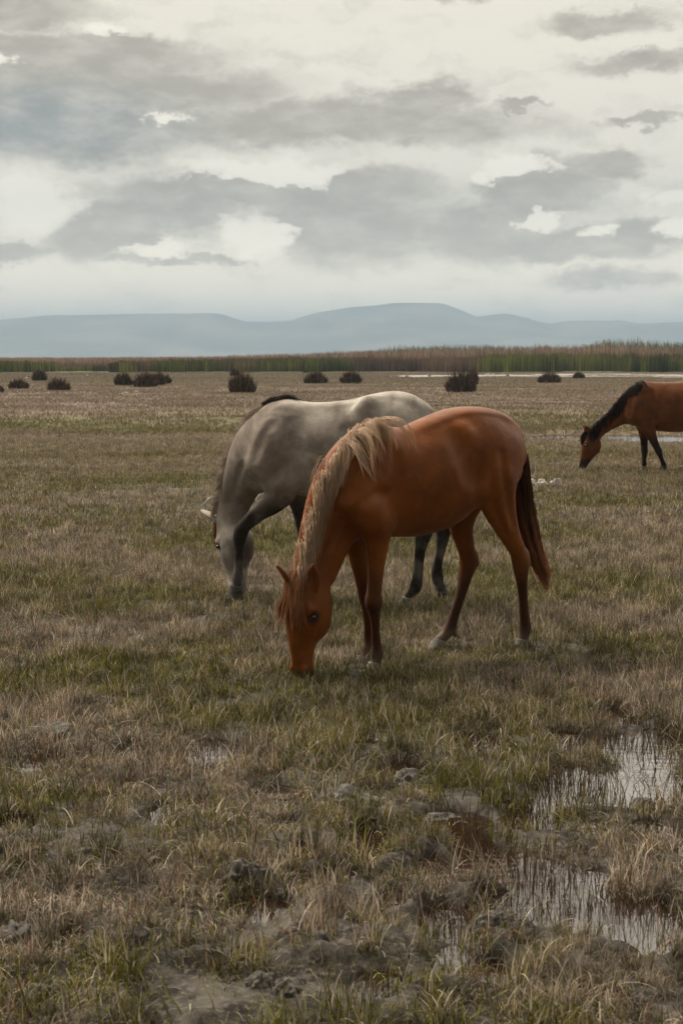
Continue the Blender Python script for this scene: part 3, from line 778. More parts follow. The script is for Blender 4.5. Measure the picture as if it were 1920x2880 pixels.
    parts.append(hair(fh, rt, nrm * .7 + tan * .6 + np.array([0, -.4, 0]) + r.normal(size=(nl, 3)) * .2, .05 + .05 * r.random(nl), n=10, grav=.22, noise=.10, seed=6, per=12, spread=.011, wid=.0012, lift=.01))
    off = 0; VV = []; QQ = []; TT = []; AA = []
    parts[0] = parts[0][:2] + (parts[0][2] * .16, parts[0][3] * .3)
    parts[1] = parts[1][:2] + (.45 + .55 * parts[1][2], parts[1][3])
    for V, Q, t_, a_ in parts: VV.append(V); QQ.append(Q + off); TT.append(t_); AA.append(a_); off += len(V)
    mesh_np('mane', np.concatenate(VV), np.concatenate(QQ), mm, root, attrs={'tone': np.concatenate(TT), 'along': np.concatenate(AA)})
    # orange-brown forelock hanging over the forehead on the far side
    nl = 22; rt = H(185, 815)[None] - hl[None] * (r.random(nl) * .03)[:, None] + r.normal(size=(nl, 3)) * .008
    V, Q, t_, a_ = hair(fh, rt, hf[None] * 1.2 + r.normal(size=(nl, 3)) * .1 + np.array([0, 0, -.5]), .15 + .05 * r.random(nl), n=12, grav=.3, noise=.04, seed=7, per=14, spread=.008, wid=.002, lift=.012)
    mesh_np('forelock', V, Q, hair_material('rust_forelock', (.22, .07, .03), (.5, .19, .08)), root, attrs={'tone': t_, 'along': a_})
    # tail
    nl = 70; a = r.random(nl); ph = r.random(nl) * 2 * PI; b0 = J(1440, 200)
    rt = b0 + np.stack([-.02 - .04 * a, np.sin(ph) * .03, -.02 * a], 1)
    V, Q, t_, a_ = hair(fh, rt, np.stack([-1 + .2 * a, np.sin(ph) * .2, -.25 + 0 * a], 1), .5 + .1 * a, n=18, grav=.2, noise=.04, seed=8, per=12, spread=.010, wid=.0024, lift=.02)
    mesh_np('tail', V, Q, hair_material('grey_tail', (.02, .016, .013), (.16, .12, .09)), root, attrs={'tone': t_, 'along': a_})
    return root

# ================================================================ bay horse far right
def bay():
    h = Horse((2.9 * 1, 20.9), R(3)); h.conv = lambda x, y: (1176 + x * .25, 849.3 + y * .25)
    h.P0 = np.array([4.35, 20.75, 0])
    root = h.root('horse')
    tag(root, 'brown bay horse with black mane grazing at the far right behind the shallow water', 'horse', 'grazing horses')
    f = Field((-1.1, -.42, -.02), (1.75, .42, 1.38), .0125)
    J = h.J
    tr = [(1085, 400, .16, .12), (1120, 370, .22, .16), (1180, 338, .300, .19), (1280, 338, .335, .22), (1390, 345, .350, .25), (1500, 350, .355, .27), (1610, 340, .34, .265), (1710, 310, .30, .24), (1790, 290, .25, .22), (1850, 300, .19, .18), (1900, 330, .12, .12)]
    f.chain([J(a, b) for a, b, c, d in tr], [(c, d) for a, b, c, d in tr], k=.03, sub=8)
    f.chain([J(1130, 175), J(1190, 138), J(1260, 150), J(1360, 160), J(1480, 155), J(1600, 140), J(1720, 125), J(1830, 150), J(1890, 210)],
            [(.06, .035), (.055, .035), (.04, .035), (.04, .05), (.04, .06), (.045, .07), (.05, .08), (.05, .07), (.05, .05)], k=.10)
    for sd in (1, -1):
        f.chain([h.M(1700, 210, .13, sd), h.M(1760, 320, .15, sd), h.M(1770, 440, .15, sd)], [(.10, .07), (.18, .10), (.16, .10)], k=.07)
        f.chain([h.M(1190, 190, .08, sd), h.M(1130, 310, .14, sd), h.M(1100, 420, .15, sd)], [(.09, .045), (.11, .06), (.09, .065)], k=.07)
        f.chain([h.M(1100, 420, .145, sd), h.M(1220, 480, .14, sd)], [(.09, .06), (.10, .06)], k=.06)
    nk = [(1180, 290, .24, .13), (1090, 320, .215, .12), (1020, 375, .18, .10), (950, 430, .150, .085), (880, 480, .125, .075), (815, 530, .112, .07), (765, 575, .10, .068)]
    f.chain([J(a, b) for a, b, c, d in nk], [(c, d) for a, b, c, d in nk], k=.06)
    h.set_head(755, 590, R(8)); H = h.H; hl, hf = h.hl, h.hf
    hd = [(755, 590, .095, .07), (735, 630, .120, .082), (720, 680, .135, .09), (705, 735, .125, .08), (685, 785, .098, .062), (668, 825, .078, .052), (652, 865, .065, .048), (645, 890, .055, .045), (650, 905, .035, .03)]
    f.chain([H(a, b) for a, b, c, d in hd], [(c, d) for a, b, c, d in hd], lat=hl, k=.05)
    eyes = []; ears = []
    for sd in (1, -1):
        f.chain([h.HS(760, 690, sd * .055), h.HS(755, 730, sd * .052)], [(.075, .026), (.07, .022)], lat=hl, k=.04)
        f.chain([h.HS(660, 670, sd * .076), h.HS(664, 676, sd * .084)], [(.026, .016), (.018, .012)], lat=hl, k=.025)
        e = h.HS(664, 690, sd * .084); eyes.append(e)
        ears.append(( h.HS(705, 590, sd * .045), h.HS(658, 508, sd * .065), .040, .018, hf * .6 + hl * sd))
    fh = freeze(f)
    for e in ears: add_ear(f, *e)
    legs = []
    legs.append(limb(f, h, [(1210, 470, .13, .065), (1250, 540, .10, .06), (1275, 600, .075, .052), (1300, 660, .060, .046), (1325, 715, .050, .044), (1340, 745, .052, .046), (1355, 785, .038, .036), (1370, 825, .031, .028), (1383, 860, .036, .034), (1393, 885, .036, .036)], .13, k=.035))
    legs.append(limb(f, h, [(1200, 480, .12, .06), (1205, 560, .085, .055), (1208, 640, .060, .048), (1210, 710, .050, .044), (1212, 750, .051, .046), (1210, 790, .038, .036), (1208, 835, .033, .030), (1208, 865, .042, .036), (1209, 885, .036, .036)], -.13, k=.035))
    legs.append(limb(f, h, [(1750, 420, .16, .09), (1745, 520, .13, .08), (1780, 600, .09, .06), (1820, 665, .062, .046), (1832, 700, .06, .044), (1828, 750, .042, .034), (1822, 810, .036, .03), (1818, 850, .042, .036), (1808, 885, .036, .036)], .13, k=.04))
    legs.append(limb(f, h, [(1740, 420, .15, .085), (1720, 520, .12, .08), (1740, 600, .085, .06), (1770, 665, .062, .046), (1780, 700, .06, .044), (1772, 750, .042, .034), (1762, 810, .036, .03), (1755, 850, .042, .036), (1745, 885, .036, .036)], -.13, k=.04))
    mus = lambda pts, r_, a_, k=.03: f.muscle(h, pts, r_, a_, k)
    mus([(1290, 200), (1300, 330), (1290, 470)], .06, -.018)
    mus([(1120, 190), (1085, 300), (1078, 420)], .05, -.014)
    mus([(1200, 180), (1160, 300), (1150, 400)], .04, .010, .04)
    mus([(1150, 500), (1220, 470), (1290, 480)], .05, -.010)
    LG = legs; muz = H(665, 880)
    def coat(V):
        c = np.tile(np.array([.20, .068, .020]), (len(V), 1))
        head = V[:, 0] > 1.05
        k = ss(V[:, 0], .98, 1.2) * .35; c = c * (1 - k[:, None]) + np.array([.27, .13, .06]) * k[:, None]
        isleg = (~head) & (legdist(V, LG) < .15)
        k = ss(-V[:, 2], -.62, -.35) * isleg * .92; c = c * (1 - k[:, None]) + np.array([.018, .012, .010]) * k[:, None]
        dm = np.linalg.norm(V - muz, axis=1); k = ss(-dm, -.16, -.08) * .9; c = c * (1 - k[:, None]) + np.array([.03, .022, .018]) * k[:, None]
        return c
    finish_body('body', f, root, coat_material('bay_coat', .15, (.30, .12, .05), .5), coat)
    for e, sd in zip(eyes, (1, -1)): eye_mesh(e, .022, hl * sd, m_eye, root)
    for P in legs:
        t = P[-1]; b = np.array([t[0] + .03, t[1], .004]); hoof_mesh('hoof', t, b, .042, .056, (1, 0, 0), m_hoof_dark, root)
    r = np.random.default_rng(77); nl = 110
    mm = hair_material('black_mane', (.010, .006, .004), (.035, .018, .010))
    cr = catmull(np.array([J(1190, 112), J(1120, 165), J(1050, 240), J(970, 318), J(890, 390), J(810, 462), J(745, 525), J(715, 555)]), 10)
    t = r.random(nl) * (len(cr) - 1.01); i = t.astype(int); rt = cr[i] + (cr[i + 1] - cr[i]) * (t - i)[:, None] + [0, .01, 0]
    V, Q, t_, a_ = hair(fh, rt, np.array([-.1, .85, -.1]) + r.normal(size=(nl, 3)) * .12, .17 + .12 * r.random(nl), n=14, grav=.3, noise=.03, seed=15, per=12, spread=.010, wid=.0030, lift=.006, hug=.4)
    mesh_np('mane', V, Q, mm, root, attrs={'tone': t_, 'along': a_})
    nl = 20; rt = H(700, 575)[None] + r.normal(size=(nl, 3)) * .012
    V, Q, t_, a_ = hair(fh, rt, hf[None] + r.normal(size=(nl, 3)) * .15, .16 + .08 * r.random(nl), n=10, grav=.35, noise=.04, seed=16, per=10, spread=.012, wid=.004, lift=.01)
    mesh_np('forelock', V, Q, mm, root, attrs={'tone': t_, 'along': a_})
    nl = 60; a = r.random(nl); rt = J(1905, 215)[None] + np.stack([-.03 * a, r.normal(size=nl) * .03, -.03 * a], 1)
    V, Q, t_, a_ = hair(fh, rt, np.stack([-1 + 0 * a, r.normal(size=nl) * .1, -.4 + 0 * a], 1), .8 + .1 * a, n=16, grav=.25, noise=.03, seed=17, per=10, spread=.015, wid=.004, lift=.02)
    mesh_np('tail', V, Q, mm, root, attrs={'tone': t_, 'along': a_})
    return root
chestnut(); grey(); bay()
# ================================================================ ground
def puddle_mask(x, y):
    """0..1 depth of the hollows that hold water"""
    m = np.zeros_like(x)
    L = [(1430, 1770, 150, 85), (1330, 1850, 120, 60), (1500, 1880, 100, 60), (1240, 1900, 90, 50), (1180, 1970, 140, 75), (1350, 2060, 160, 75), (1500, 2130, 120, 65), (1190, 2090, 80, 45),
         (1030, 2110, 70, 25), (490, 1722, 70, 22), (90, 1745, 60, 16), (300, 1725, 40, 12), (900, 1770, 80, 18), (1040, 1882, 90, 16), (580, 2075, 100, 22), (240, 1975, 40, 22), (830, 1925, 60, 34),
         (1140, 2225, 45, 16), (30, 1880, 50, 20), (1100, 1700, 60, 18), (640, 1820, 60, 16), (1530, 1700, 60, 25), (880, 2250, 60, 16), (150, 2150, 40, 14), (1000, 1985, 50, 20), (900, 2060, 40, 16), (700, 1960, 40, 14), (1050, 2200, 50, 18), (1300, 1690, 60, 16), (380, 1860, 40, 12), (820, 1700, 40, 10), (1420, 1640, 50, 14), (1000, 1640, 30, 10)]
    wx = (fbm(x * 2.2, y * 2.2, 3, 51) - .5) * .5; wy = (fbm(x * 2.2 + 9, y * 2.2, 3, 52) - .5) * .5
    pn = .25 + .75 * ss(fbm(x * 3.2, y * 3.0, 3, 57), .36, .50)
    for k_, (cx, cy_, rx, ry) in enumerate(L):
        c = ground_pt(cx, cy_); e = ground_pt(cx + rx, cy_); f_ = ground_pt(cx, cy_ - ry); g_ = ground_pt(cx, cy_ + ry)
        ax = max(e[0] - c[0], .05); ay = max((f_[1] - g_[1]) / 2 * (1.1 if k_ < 8 else 1.5), .11)
        q = np.sqrt(((x + wx * ax * 1.2 - c[0]) / ax) ** 2 + ((y + wy * ay * 1.6 - c[1]) / ay) ** 2)
        m = np.maximum(m, (1 - ss(q, .65, 1.30)) * (pn if k_ < 8 else 1.0))
    return m
def far_water(x, y):
    a = np.exp(-((y - 29.3 - .25 * np.sin(x * .7)) / 1.25) ** 2) * ss(x, 2.6, 4.2) * (.35 + .9 * ss(fbm(x * .8, y * 1.5, 3, 61), .36, .62))
    yc = 127 + 2 * np.sin(x * .05) ; w = 14 * ss(x, -22, 30) + 4
    b = (1 - ss(np.abs(y - yc) / w, .5, 1.1)) * ss(x, 2, 9) + .9 * np.exp(-((y - 133) / 2.2) ** 2) * ss(x, -18, -15) * ss(-x, 3, 7) * (.3 + fbm(x * .4, y * .1, 2, 6))
    b = b * (.35 + 1.1 * ss(fbm(x * .09, y * .35, 4, 62), .36, .54))
    return a, np.clip(b, 0, 1)
def height(x, y):
    r = np.hypot(x, y)
    near = 1 - ss(r, 9, 16)
    z = (fbm(x * 1.1, y * 1.1, 4, 21) - .5) * .055 + (fbm(x * 6, y * 6, 5, 22, .6) - .5) * .042 * near
    lump = ss(fbm(x * 3.1, y * 4.2, 4, 23, .6), .55, .72) * near
    z = z + lump * (.030 + .055 * (fbm(x * 14, y * 14, 3, 27, .6) - .35)) * ss(-y, -7.2, -4.0)
    z = z * (1 - ss(r, 60, 200) * .8) + (fbm(x * .12, y * .3, 3, 25) - .5) * .10 * ss(r, 14, 40)
    z = z * np.where((y > 6) & (y < 12) & (np.abs(x) < 2.5), .6, 1)
    m = puddle_mask(x, y) * (r < 8); z = z * (1 - .75 * m) - m * .060
    a, b = far_water(x, y)
    z = z * (1 - a) * (1 - b) - a * .11 - b * .12
    z = z + ss(r, 400, 4000) * 0.0
    return z
WATER_Z = -.017
angs = np.concatenate([np.arange(-34, 34, .21), np.arange(34, 326, 4.0)]) * PI / 180
rs = [0.0, .4, .8, 1.2]
while rs[-1] < 14000: rs.append(rs[-1] * (1.0062 if rs[-1] < 45 else 1.02) if rs[-1] > 1.5 else rs[-1] + .1)
rs = np.array(rs[1:])
Rg, Ag = np.meshgrid(rs, angs, indexing='ij')
gx, gy = Rg * np.sin(Ag), Rg * np.cos(Ag)
gz = height(gx.ravel(), gy.ravel()).reshape(gx.shape)
V = np.stack([gx, gy, gz], -1).reshape(-1, 3); nA = len(angs); nR = len(rs)
i, j = np.meshgrid(np.arange(nR - 1), np.arange(nA), indexing='ij'); j2 = (j + 1) % nA
Q = np.stack([i * nA + j, (i + 1) * nA + j, (i + 1) * nA + j2, i * nA + j2], -1).reshape(-1, 4)[:, ::-1]
wet = puddle_mask(V[:, 0], V[:, 1]) * (np.hypot(V[:, 0], V[:, 1]) < 8)
m_ground, nt, b = new_mat('mud_and_turf'); N = NT(nt)
gp = N.n('ShaderNodeNewGeometry').outputs['Position']
sp3 = N.n('ShaderNodeSeparateXYZ'); N.l(gp, sp3.inputs[0])
dist = N.vmath('LENGTH', gp, out=1)
farf = N.sstep(dist, 9, 30)
mud = N.mix(N.sstep(N.noise(gp, 7, 5, .65), .4, .62), (.020, .015, .011), (.10, .088, .072))
mud = N.mix(N.sstep(N.noise(gp, 45, 3, .6), .5, .7, 0, .5), mud, (.20, .18, .15))
wetc = N.attr('wet', 'Fac')
mud = N.mix(N.sstep(wetc, .25, .7), mud, (.030, .018, .011))
band = N.noise(N.scale(gp, .035, .16, 1), 1.0, 4, .6)
band2 = N.noise(N.scale(gp, .10, .45, 1), 1.0, 5, .65)
fine = N.noise(N.scale(gp, 1.6, 1.6, 1), 3.0, 5, .75)
tan_ = N.mix(fine, (.10, .066, .040), (.27, .195, .135))
grn = N.mix(fine, (.052, .054, .015), (.17, .155, .062))
far_c = N.mix(N.sstep(N.math('ADD', N.math('MULTIPLY', band, .6), N.math('MULTIPLY', band2, .4)), .44, .58), grn, tan_)
far_c = N.mix(N.math('MULTIPLY', N.sstep(sp3.outputs[1], 36, 50), N.sstep(sp3.outputs[1], 90, 72)), far_c, N.mix(fine, (.11, .072, .055), (.23, .165, .135)))
far_c = N.mix(N.math('MULTIPLY', N.sstep(sp3.outputs[1], 84, 100), .8), far_c, N.mix(fine, (.05, .044, .018), (.11, .092, .042)))
far_c = N.mix(N.sstep(sp3.outputs[1], 170, 220), far_c, (.20, .12, .085))
far_c = N.mix(N.math('MULTIPLY', N.sstep(N.noise(N.scale(gp, .5, 1.4, 1), .8, 5, .7), .52, .66), .55), far_c, (.055, .045, .028))
N.l(N.mix(farf, mud, far_c), b.inputs['Base Color'])
b.inputs['Roughness'].default_value = .85; b.inputs['Specular IOR Level'].default_value = .2
bp = N.n('ShaderNodeBump'); bp.inputs['Strength'].default_value = .7; bp.inputs['Distance'].default_value = .02
N.l(N.noise(gp, 30, 6, .7), bp.inputs['Height']); N.l(bp.outputs[0], b.inputs['Normal'])
tag(mesh_np('ground', V, Q, m_ground, attrs={'wet': wet}), kind='structure')

# water standing in the hollows: thin tea-coloured water over mud
m_w, nt, b = new_mat('water'); N = NT(nt)
wp = N.n('ShaderNodeNewGeometry').outputs['Position']
b.inputs['Base Color'].default_value = (.024, .013, .008, 1); b.inputs['Roughness'].default_value = .02; b.inputs['IOR'].default_value = 1.42
b.inputs['Specular IOR Level'].default_value = .5
bp = N.n('ShaderNodeBump'); bp.inputs['Strength'].default_value = .10; bp.inputs['Distance'].default_value = .01
N.l(N.noise(N.scale(wp, 1, 2.5, 1), 14, 3, .5), bp.inputs['Height']); N.l(bp.outputs[0], b.inputs['Normal'])
def water_sheet(name, x0, x1, y0, y1, z, m_w=m_w):
    return tag(mesh_np(name, [(x0, y0, z), (x1, y0, z), (x1, y1, z), (x0, y1, z)], [(0, 1, 2, 3)], m_w), kind='structure')
water_sheet('puddle_water', -3, 4, 1.6, 6.7, WATER_Z)
water_sheet('marsh_water', 2.2, 16, 26.5, 32.0, -.035)
m_w2, nt, b = new_mat('rippled_pond'); N = NT(nt); wp = N.n('ShaderNodeNewGeometry').outputs['Position']
b.inputs['Base Color'].default_value = (.30, .27, .24, 1); b.inputs['Roughness'].default_value = .42; b.inputs['IOR'].default_value = 1.33
bp = N.n('ShaderNodeBump'); bp.inputs['Strength'].default_value = 1; bp.inputs['Distance'].default_value = .25
N.l(N.noise(N.scale(wp, .5, 1.6, 1), 1.5, 4, .6), bp.inputs['Height']); N.l(bp.outputs[0], b.inputs['Normal'])
water_sheet('pond_water', -30, 70, 108, 152, -.055, m_w2)

# ================================================================ grass (countless blades: one object)
src = bpy.data.collections.new('grass_sources')
m_grass, nt, b = new_mat('grass_blades'); N = NT(nt)
gp = N.n('ShaderNodeNewGeometry').outputs['Position']
rnd = N.attr('tone', 'Fac'); kind = N.attr('kind', 'Fac'); alg = N.attr('along', 'Fac')
n1 = N.noise(gp, .55, 4, .6); n2 = N.noise(N.scale(gp, .2, .5, 1), 1.0, 3, .6)
gf = N.sstep(N.math('ADD', N.math('MULTIPLY', n1, .65), N.math('MULTIPLY', n2, .35)), .41, .57, .10, .80)
sepg = N.n('ShaderNodeSeparateXYZ'); N.l(gp, sepg.inputs[0])
n3 = N.noise(N.scale(gp, .05, .20, 1), 1.0, 4, .62); farw = N.sstep(sepg.outputs[1], 10, 30)
gf = N.mix(farw, gf, N.sstep(n3, .42, .60, .05, .8))
gf = N.math('MULTIPLY', gf, N.sstep(sepg.outputs[1], 36, 55, 1.0, .45))
isgreen = N.math('LESS_THAN', N.math('FRACT', N.math('MULTIPLY', rnd, 7.31)), gf)
dry = N.mix(N.math('POWER', rnd, 1.5), (.135, .104, .074), (.74, .62, .49))
rusty = N.math('LESS_THAN', N.math('FRACT', N.math('MULTIPLY', rnd, 13.7)), .09)
dry = N.mix(rusty, dry, (.30, .15, .09))
grc = N.mix(N.math('POWER', rnd, 1.3), (.060, .058, .010), (.29, .26, .050))
c = N.mix(isgreen, dry, grc)
c = N.mix(N.math('MULTIPLY', farw, N.sstep(N.noise(N.scale(gp, .12, .45, 1), 1.0, 4, .6), .50, .64, 0, .55)), c, (.10, .075, .045))
c = N.mix(N.math('MULTIPLY', kind, .85), c, (.065, .036, .022))
c = N.mix(N.math('MULTIPLY', farw, .5), c, N.mix(gf, (.32, .25, .18), (.185, .162, .066)))
cl_ = N.sstep(N.noise(gp, 5.5, 3, .6), .36, .66, .52, 1.2)
cv_ = N.n('ShaderNodeCombineXYZ')
for q_ in range(3): N.l(cl_, cv_.inputs[q_])
c = N.vmath('MULTIPLY', c, cv_.outputs[0])
N.l(c, b.inputs['Base Color']); b.inputs['Roughness'].default_value = .55; b.inputs['Specular IOR Level'].default_value = .25
tr = nt.nodes.new('ShaderNodeBsdfTranslucent'); N.l(c, tr.inputs[0]); mx = nt.nodes.new('ShaderNodeMixShader'); mx.inputs[0].default_value = .32
N.l(b.outputs[0], mx.inputs[1]); N.l(tr.outputs[0], mx.inputs[2]); N.l(mx.outputs[0], nt.nodes['Material Output'].inputs[0])
def tuft(name, nb, rad, lo, hi, wid, lean, kindv, seed, seg=3, base_z=-.01):
    r = np.random.default_rng(seed)
    a = r.random(nb) * 2 * PI; q = np.sqrt(r.random(nb)) * rad
    P = np.stack([np.cos(a) * q, np.sin(a) * q, np.full(nb, base_z)], 1)
    az_ = r.random(nb) * 2 * PI; ln = np.abs(r.normal(size=nb)) * lean + .12
    L = lerp(lo, hi, r.random(nb) ** 1.4); curl = ln * lerp(.3, 1.6, r.random(nb))
    fac = az_ + PI / 2 + r.normal(size=nb) * .7
    w = wid * (.6 + .8 * r.random(nb)); Vs = []; Al = []
    cur = P.copy(); th = ln * .5
    for k in range(seg + 1):
        t = k / seg; ww = w * (1 - t ** 1.6) * .5 + wid * .04
        sv = np.stack([np.cos(fac), np.sin(fac), 0 * fac], 1) * ww[:, None]
        Vs += [cur - sv, cur + sv]; Al += [np.full(nb, t)] * 2
        d = np.stack([np.cos(az_) * np.sin(th), np.sin(az_) * np.sin(th), np.cos(th)], 1)
        cur = cur + d * (L / seg)[:, None]; th = np.clip(th + curl / seg * 1.5, 0, 1.9)
    Vv = np.stack(Vs, 1).reshape(-1, 3); m_ = 2 * (seg + 1)
    b0 = np.arange(nb)[:, None] * m_ + 2 * np.arange(seg)[None]
    Q = np.stack([b0, b0 + 1, b0 + 3, b0 + 2], -1).reshape(-1, 4)
    tone = np.repeat(r.random(nb), m_); al = np.stack(Al, 1).reshape(-1)
    kd = np.repeat((r.random(nb) < kindv).astype(float), m_)
    o = mesh_np(name, Vv, Q, m_grass, attrs={'tone': tone, 'along': al, 'kind': kd}, link=False)
    src.objects.link(o); return o
NK = {}
k = 0
for s in range(5): tuft('t%02d' % k, 50, .10, .025, .078, .0042, .95, .03, 100 + s); k += 1      # 0-4 short matted turf
for s in range(4): tuft('t%02d' % k, 34, .065, .06, .16, .0048, .42, .02, 200 + s); k += 1     # 5-8 upright tufts
for s in range(3): tuft('t%02d' % k, 9, .07, .05, .13, .0026, .22, .8, 300 + s); k += 1        # 9-11 thin stems in water
for s in range(3): tuft('t%02d' % k, 60, .30, .03, .085, .008, .55, .02, 400 + s, seg=2); k += 1     # 12-14 mid distance
for s in range(3): tuft('t%02d' % k, 60, .9, .05, .12, .022, .5, .02, 500 + s, seg=2); k += 1     # 15-17 far
for s in range(4): tuft('t%02d' % k, 16, .12, .05, .15, .0040, .95, .0, 600 + s, seg=5, base_z=.005); k += 1     # 18-21 long fallen blades
for s in range(3): tuft('t%02d' % k, 90, .07, .06, .17, .0042, .85, .0, 700 + s, seg=4); k += 1     # 22-24 tussocks
def scatter(n, y0, y1, pw=1.0):
    yy = rng.random(n) ** pw * (y1 - y0) + y0 if pw != 1 else None
    # area-uniform in a widening strip
    a, b2 = .36, .9
    A = lambda y: a * y * y / 2 + b2 * y
    t = A(y0) + rng.random(n) * (A(y1) - A(y0)); yy = (-b2 + np.sqrt(b2 * b2 + 2 * a * t)) / a
    xx = (rng.random(n) * 2 - 1) * (a * yy + b2) ; return xx, yy
PX = []; PI_ = []; PS = []
def put(x, y, idx, s, z=None):
    PX.append(np.stack([x, y, height(x, y) if z is None else z], 1)); PI_.append(idx); PS.append(s)
def density(x, y): return fbm(x * 2.3, y * 2.3, 3, 71)
# short turf
x, y = scatter(25000, 1.7, 13); pm = puddle_mask(x, y) * (np.hypot(x, y) < 8); dn = density(x, y)
bare = ss(fbm(x * 3.1, y * 4.2, 4, 23, .6), .58, .70) * ss(-y, -7.2, -4.0)
keep = (pm < .22 + .25 * rng.random(len(x))) & (rng.random(len(x)) > bare * .75) & (rng.random(len(x)) < ss(dn, .22, .55) * .9 + .12)
x, y = x[keep], y[keep]; put(x, y, rng.integers(0, 5, len(x)), (.62 + .48 * rng.random(len(x))) * (1 - .45 * np.maximum(puddle_mask(x, y + .2), puddle_mask(x, y + .4)) * (y < 7)))
x, y = scatter(4200, 1.7, 11); dn = density(x + 5, y); keep = dn + rng.random(len(x)) * .3 > .52; x, y = x[keep], y[keep]
put(x, y, rng.integers(18, 22, len(x)), .5 + .6 * rng.random(len(x)))
x, y = scatter(2200, 1.7, 12); pm = puddle_mask(x, y) * (np.hypot(x, y) < 8); keep = pm < .35; x, y = x[keep], y[keep]; put(x, y, rng.integers(22, 25, len(x)), .4 + .6 * rng.random(len(x)) ** 2)
# upright tufts
x, y = scatter(12000, 1.7, 14); pm = puddle_mask(x, y) * (np.hypot(x, y) < 8); cl = fbm(x * 1.6, y * 1.6, 3, 81)
keep = (pm < .35) & (cl + rng.random(len(x)) * .25 > .58)
x, y = x[keep], y[keep]; put(x, y, rng.integers(5, 9, len(x)), (.42 + .55 * rng.random(len(x))) * (1 - .45 * puddle_mask(x, y + .25) * (y < 7)))
# stems standing in the puddles
x, y = scatter(15000, 1.8, 7.6); pm = puddle_mask(x, y); cl = fbm(x * 3.5, y * 3.5, 3, 91)
keep = (pm > .3) & (cl > .43) & (rng.random(len(x)) < .7)
x, y = x[keep], y[keep]; put(x, y, rng.integers(9, 12, len(x)), .6 + .7 * rng.random(len(x)), np.full(len(x), WATER_Z - .01))
# mid and far
x, y = scatter(17500, 11, 38); a, b2 = far_water(x, y); keep = (rng.random(len(x)) > a * .62) & (rng.random(len(x)) > ss(y, 24, 38)); x, y = x[keep], y[keep]; put(x, y, rng.integers(12, 15, len(x)), .7 + .6 * rng.random(len(x)))
x, y = scatter(17000, 20, 150); a, b2 = far_water(x, y); keep = (b2 < .4) & (a < .2) & (rng.random(len(x)) < ss(y, 20, 34)); x, y = x[keep], y[keep]; put(x, y, rng.integers(15, 18, len(x)), .6 + .6 * rng.random(len(x)))
PX = np.concatenate(PX); PI_ = np.concatenate(PI_); PS = np.concatenate(PS); n = len(PX)
gm = bpy.data.meshes.new('grass'); gm.vertices.add(n); gm.vertices.foreach_set('co', PX.astype(np.float32).ravel())
at = gm.attributes.new('idx', 'INT', 'POINT'); at.data.foreach_set('value', PI_.astype(np.int32))
at = gm.attributes.new('sc', 'FLOAT', 'POINT'); at.data.foreach_set('value', PS.astype(np.float32))
at = gm.attributes.new('rz', 'FLOAT', 'POINT'); at.data.foreach_set('value', (rng.random(n) * 2 * PI).astype(np.float32))
go = bpy.data.objects.new('grass', gm); col.objects.link(go)
tag(go, 'short dry and green marsh grass covering the muddy ground', 'grass', kind='stuff')
ng = bpy.data.node_groups.new('grass_scatter', 'GeometryNodeTree')
ng.interface.new_socket('Geometry', in_out='INPUT', socket_type='NodeSocketGeometry'); ng.interface.new_socket('Geometry', in_out='OUTPUT', socket_type='NodeSocketGeometry')
gi = ng.nodes.new('NodeGroupInput'); gout = ng.nodes.new('NodeGroupOutput')
m2p = ng.nodes.new('GeometryNodeMeshToPoints'); iop = ng.nodes.new('GeometryNodeInstanceOnPoints'); ci = ng.nodes.new('GeometryNodeCollectionInfo')
ci.inputs['Collection'].default_value = src; ci.inputs['Separate Children'].default_value = True; ci.inputs['Reset Children'].default_value = True
def named(nm, t):
    q = ng.nodes.new('GeometryNodeInputNamedAttribute'); q.data_type = t; q.inputs['Name'].default_value = nm; return q.outputs['Attribute']
ng.links.new(gi.outputs[0], m2p.inputs['Mesh']); ng.links.new(m2p.outputs[0], iop.inputs['Points']); ng.links.new(ci.outputs[0], iop.inputs['Instance'])
iop.inputs['Pick Instance'].default_value = True
ng.links.new(named('idx', 'INT'), iop.inputs['Instance Index']); ng.links.new(named('sc', 'FLOAT'), iop.inputs['Scale'])
cx = ng.nodes.new('ShaderNodeCombineXYZ'); ng.links.new(named('rz', 'FLOAT'), cx.inputs[2])
e2r = ng.nodes.new('FunctionNodeEulerToRotation'); ng.links.new(cx.outputs[0], e2r.inputs[0]); ng.links.new(e2r.outputs[0], iop.inputs['Rotation'])
ng.links.new(iop.outputs[0], gout.inputs[0])
md = go.modifiers.new('scatter', 'NODES'); md.node_group = ng

# ================================================================ reed beds (stuff)
def blades(base, h, w, lean, seed, seg=2):
    r = np.random.default_rng(seed); n = len(base); az_ = r.random(n) * 2 * PI; fc = r.random(n) * PI
    Vs = []; cur = base.copy()
    for k in range(seg + 1):
        t = k / seg; ww = w * (1 - t ** 2 * .85) * .5
        sv = np.stack([np.cos(fc), np.sin(fc) * .6, 0 * fc], 1) * ww[:, None]; Vs += [cur - sv, cur + sv]
        cur = cur + np.stack([np.cos(az_) * lean * (t + .3), np.sin(az_) * lean * (t + .3), np.full(n, 1.)], 1) * (h / seg)[:, None]
    V = np.stack(Vs, 1).reshape(-1, 3); m_ = 2 * (seg + 1); b0 = np.arange(n)[:, None] * m_ + 2 * np.arange(seg)[None]
    return V, np.stack([b0, b0 + 1, b0 + 3, b0 + 2], -1).reshape(-1, 4), np.repeat(r.random(n), m_), np.tile(np.repeat(np.linspace(0, 1, seg + 1), 2), n)
m_reed, nt, b = new_mat('reeds'); N = NT(nt)
rc = N.mix(1.0, N.attr('col'), (1.22, 1.22, 1.10), 'MULTIPLY')
N.l(rc, b.inputs['Base Color']); b.inputs['Roughness'].default_value = .7; b.inputs['Specular IOR Level'].default_value = .15
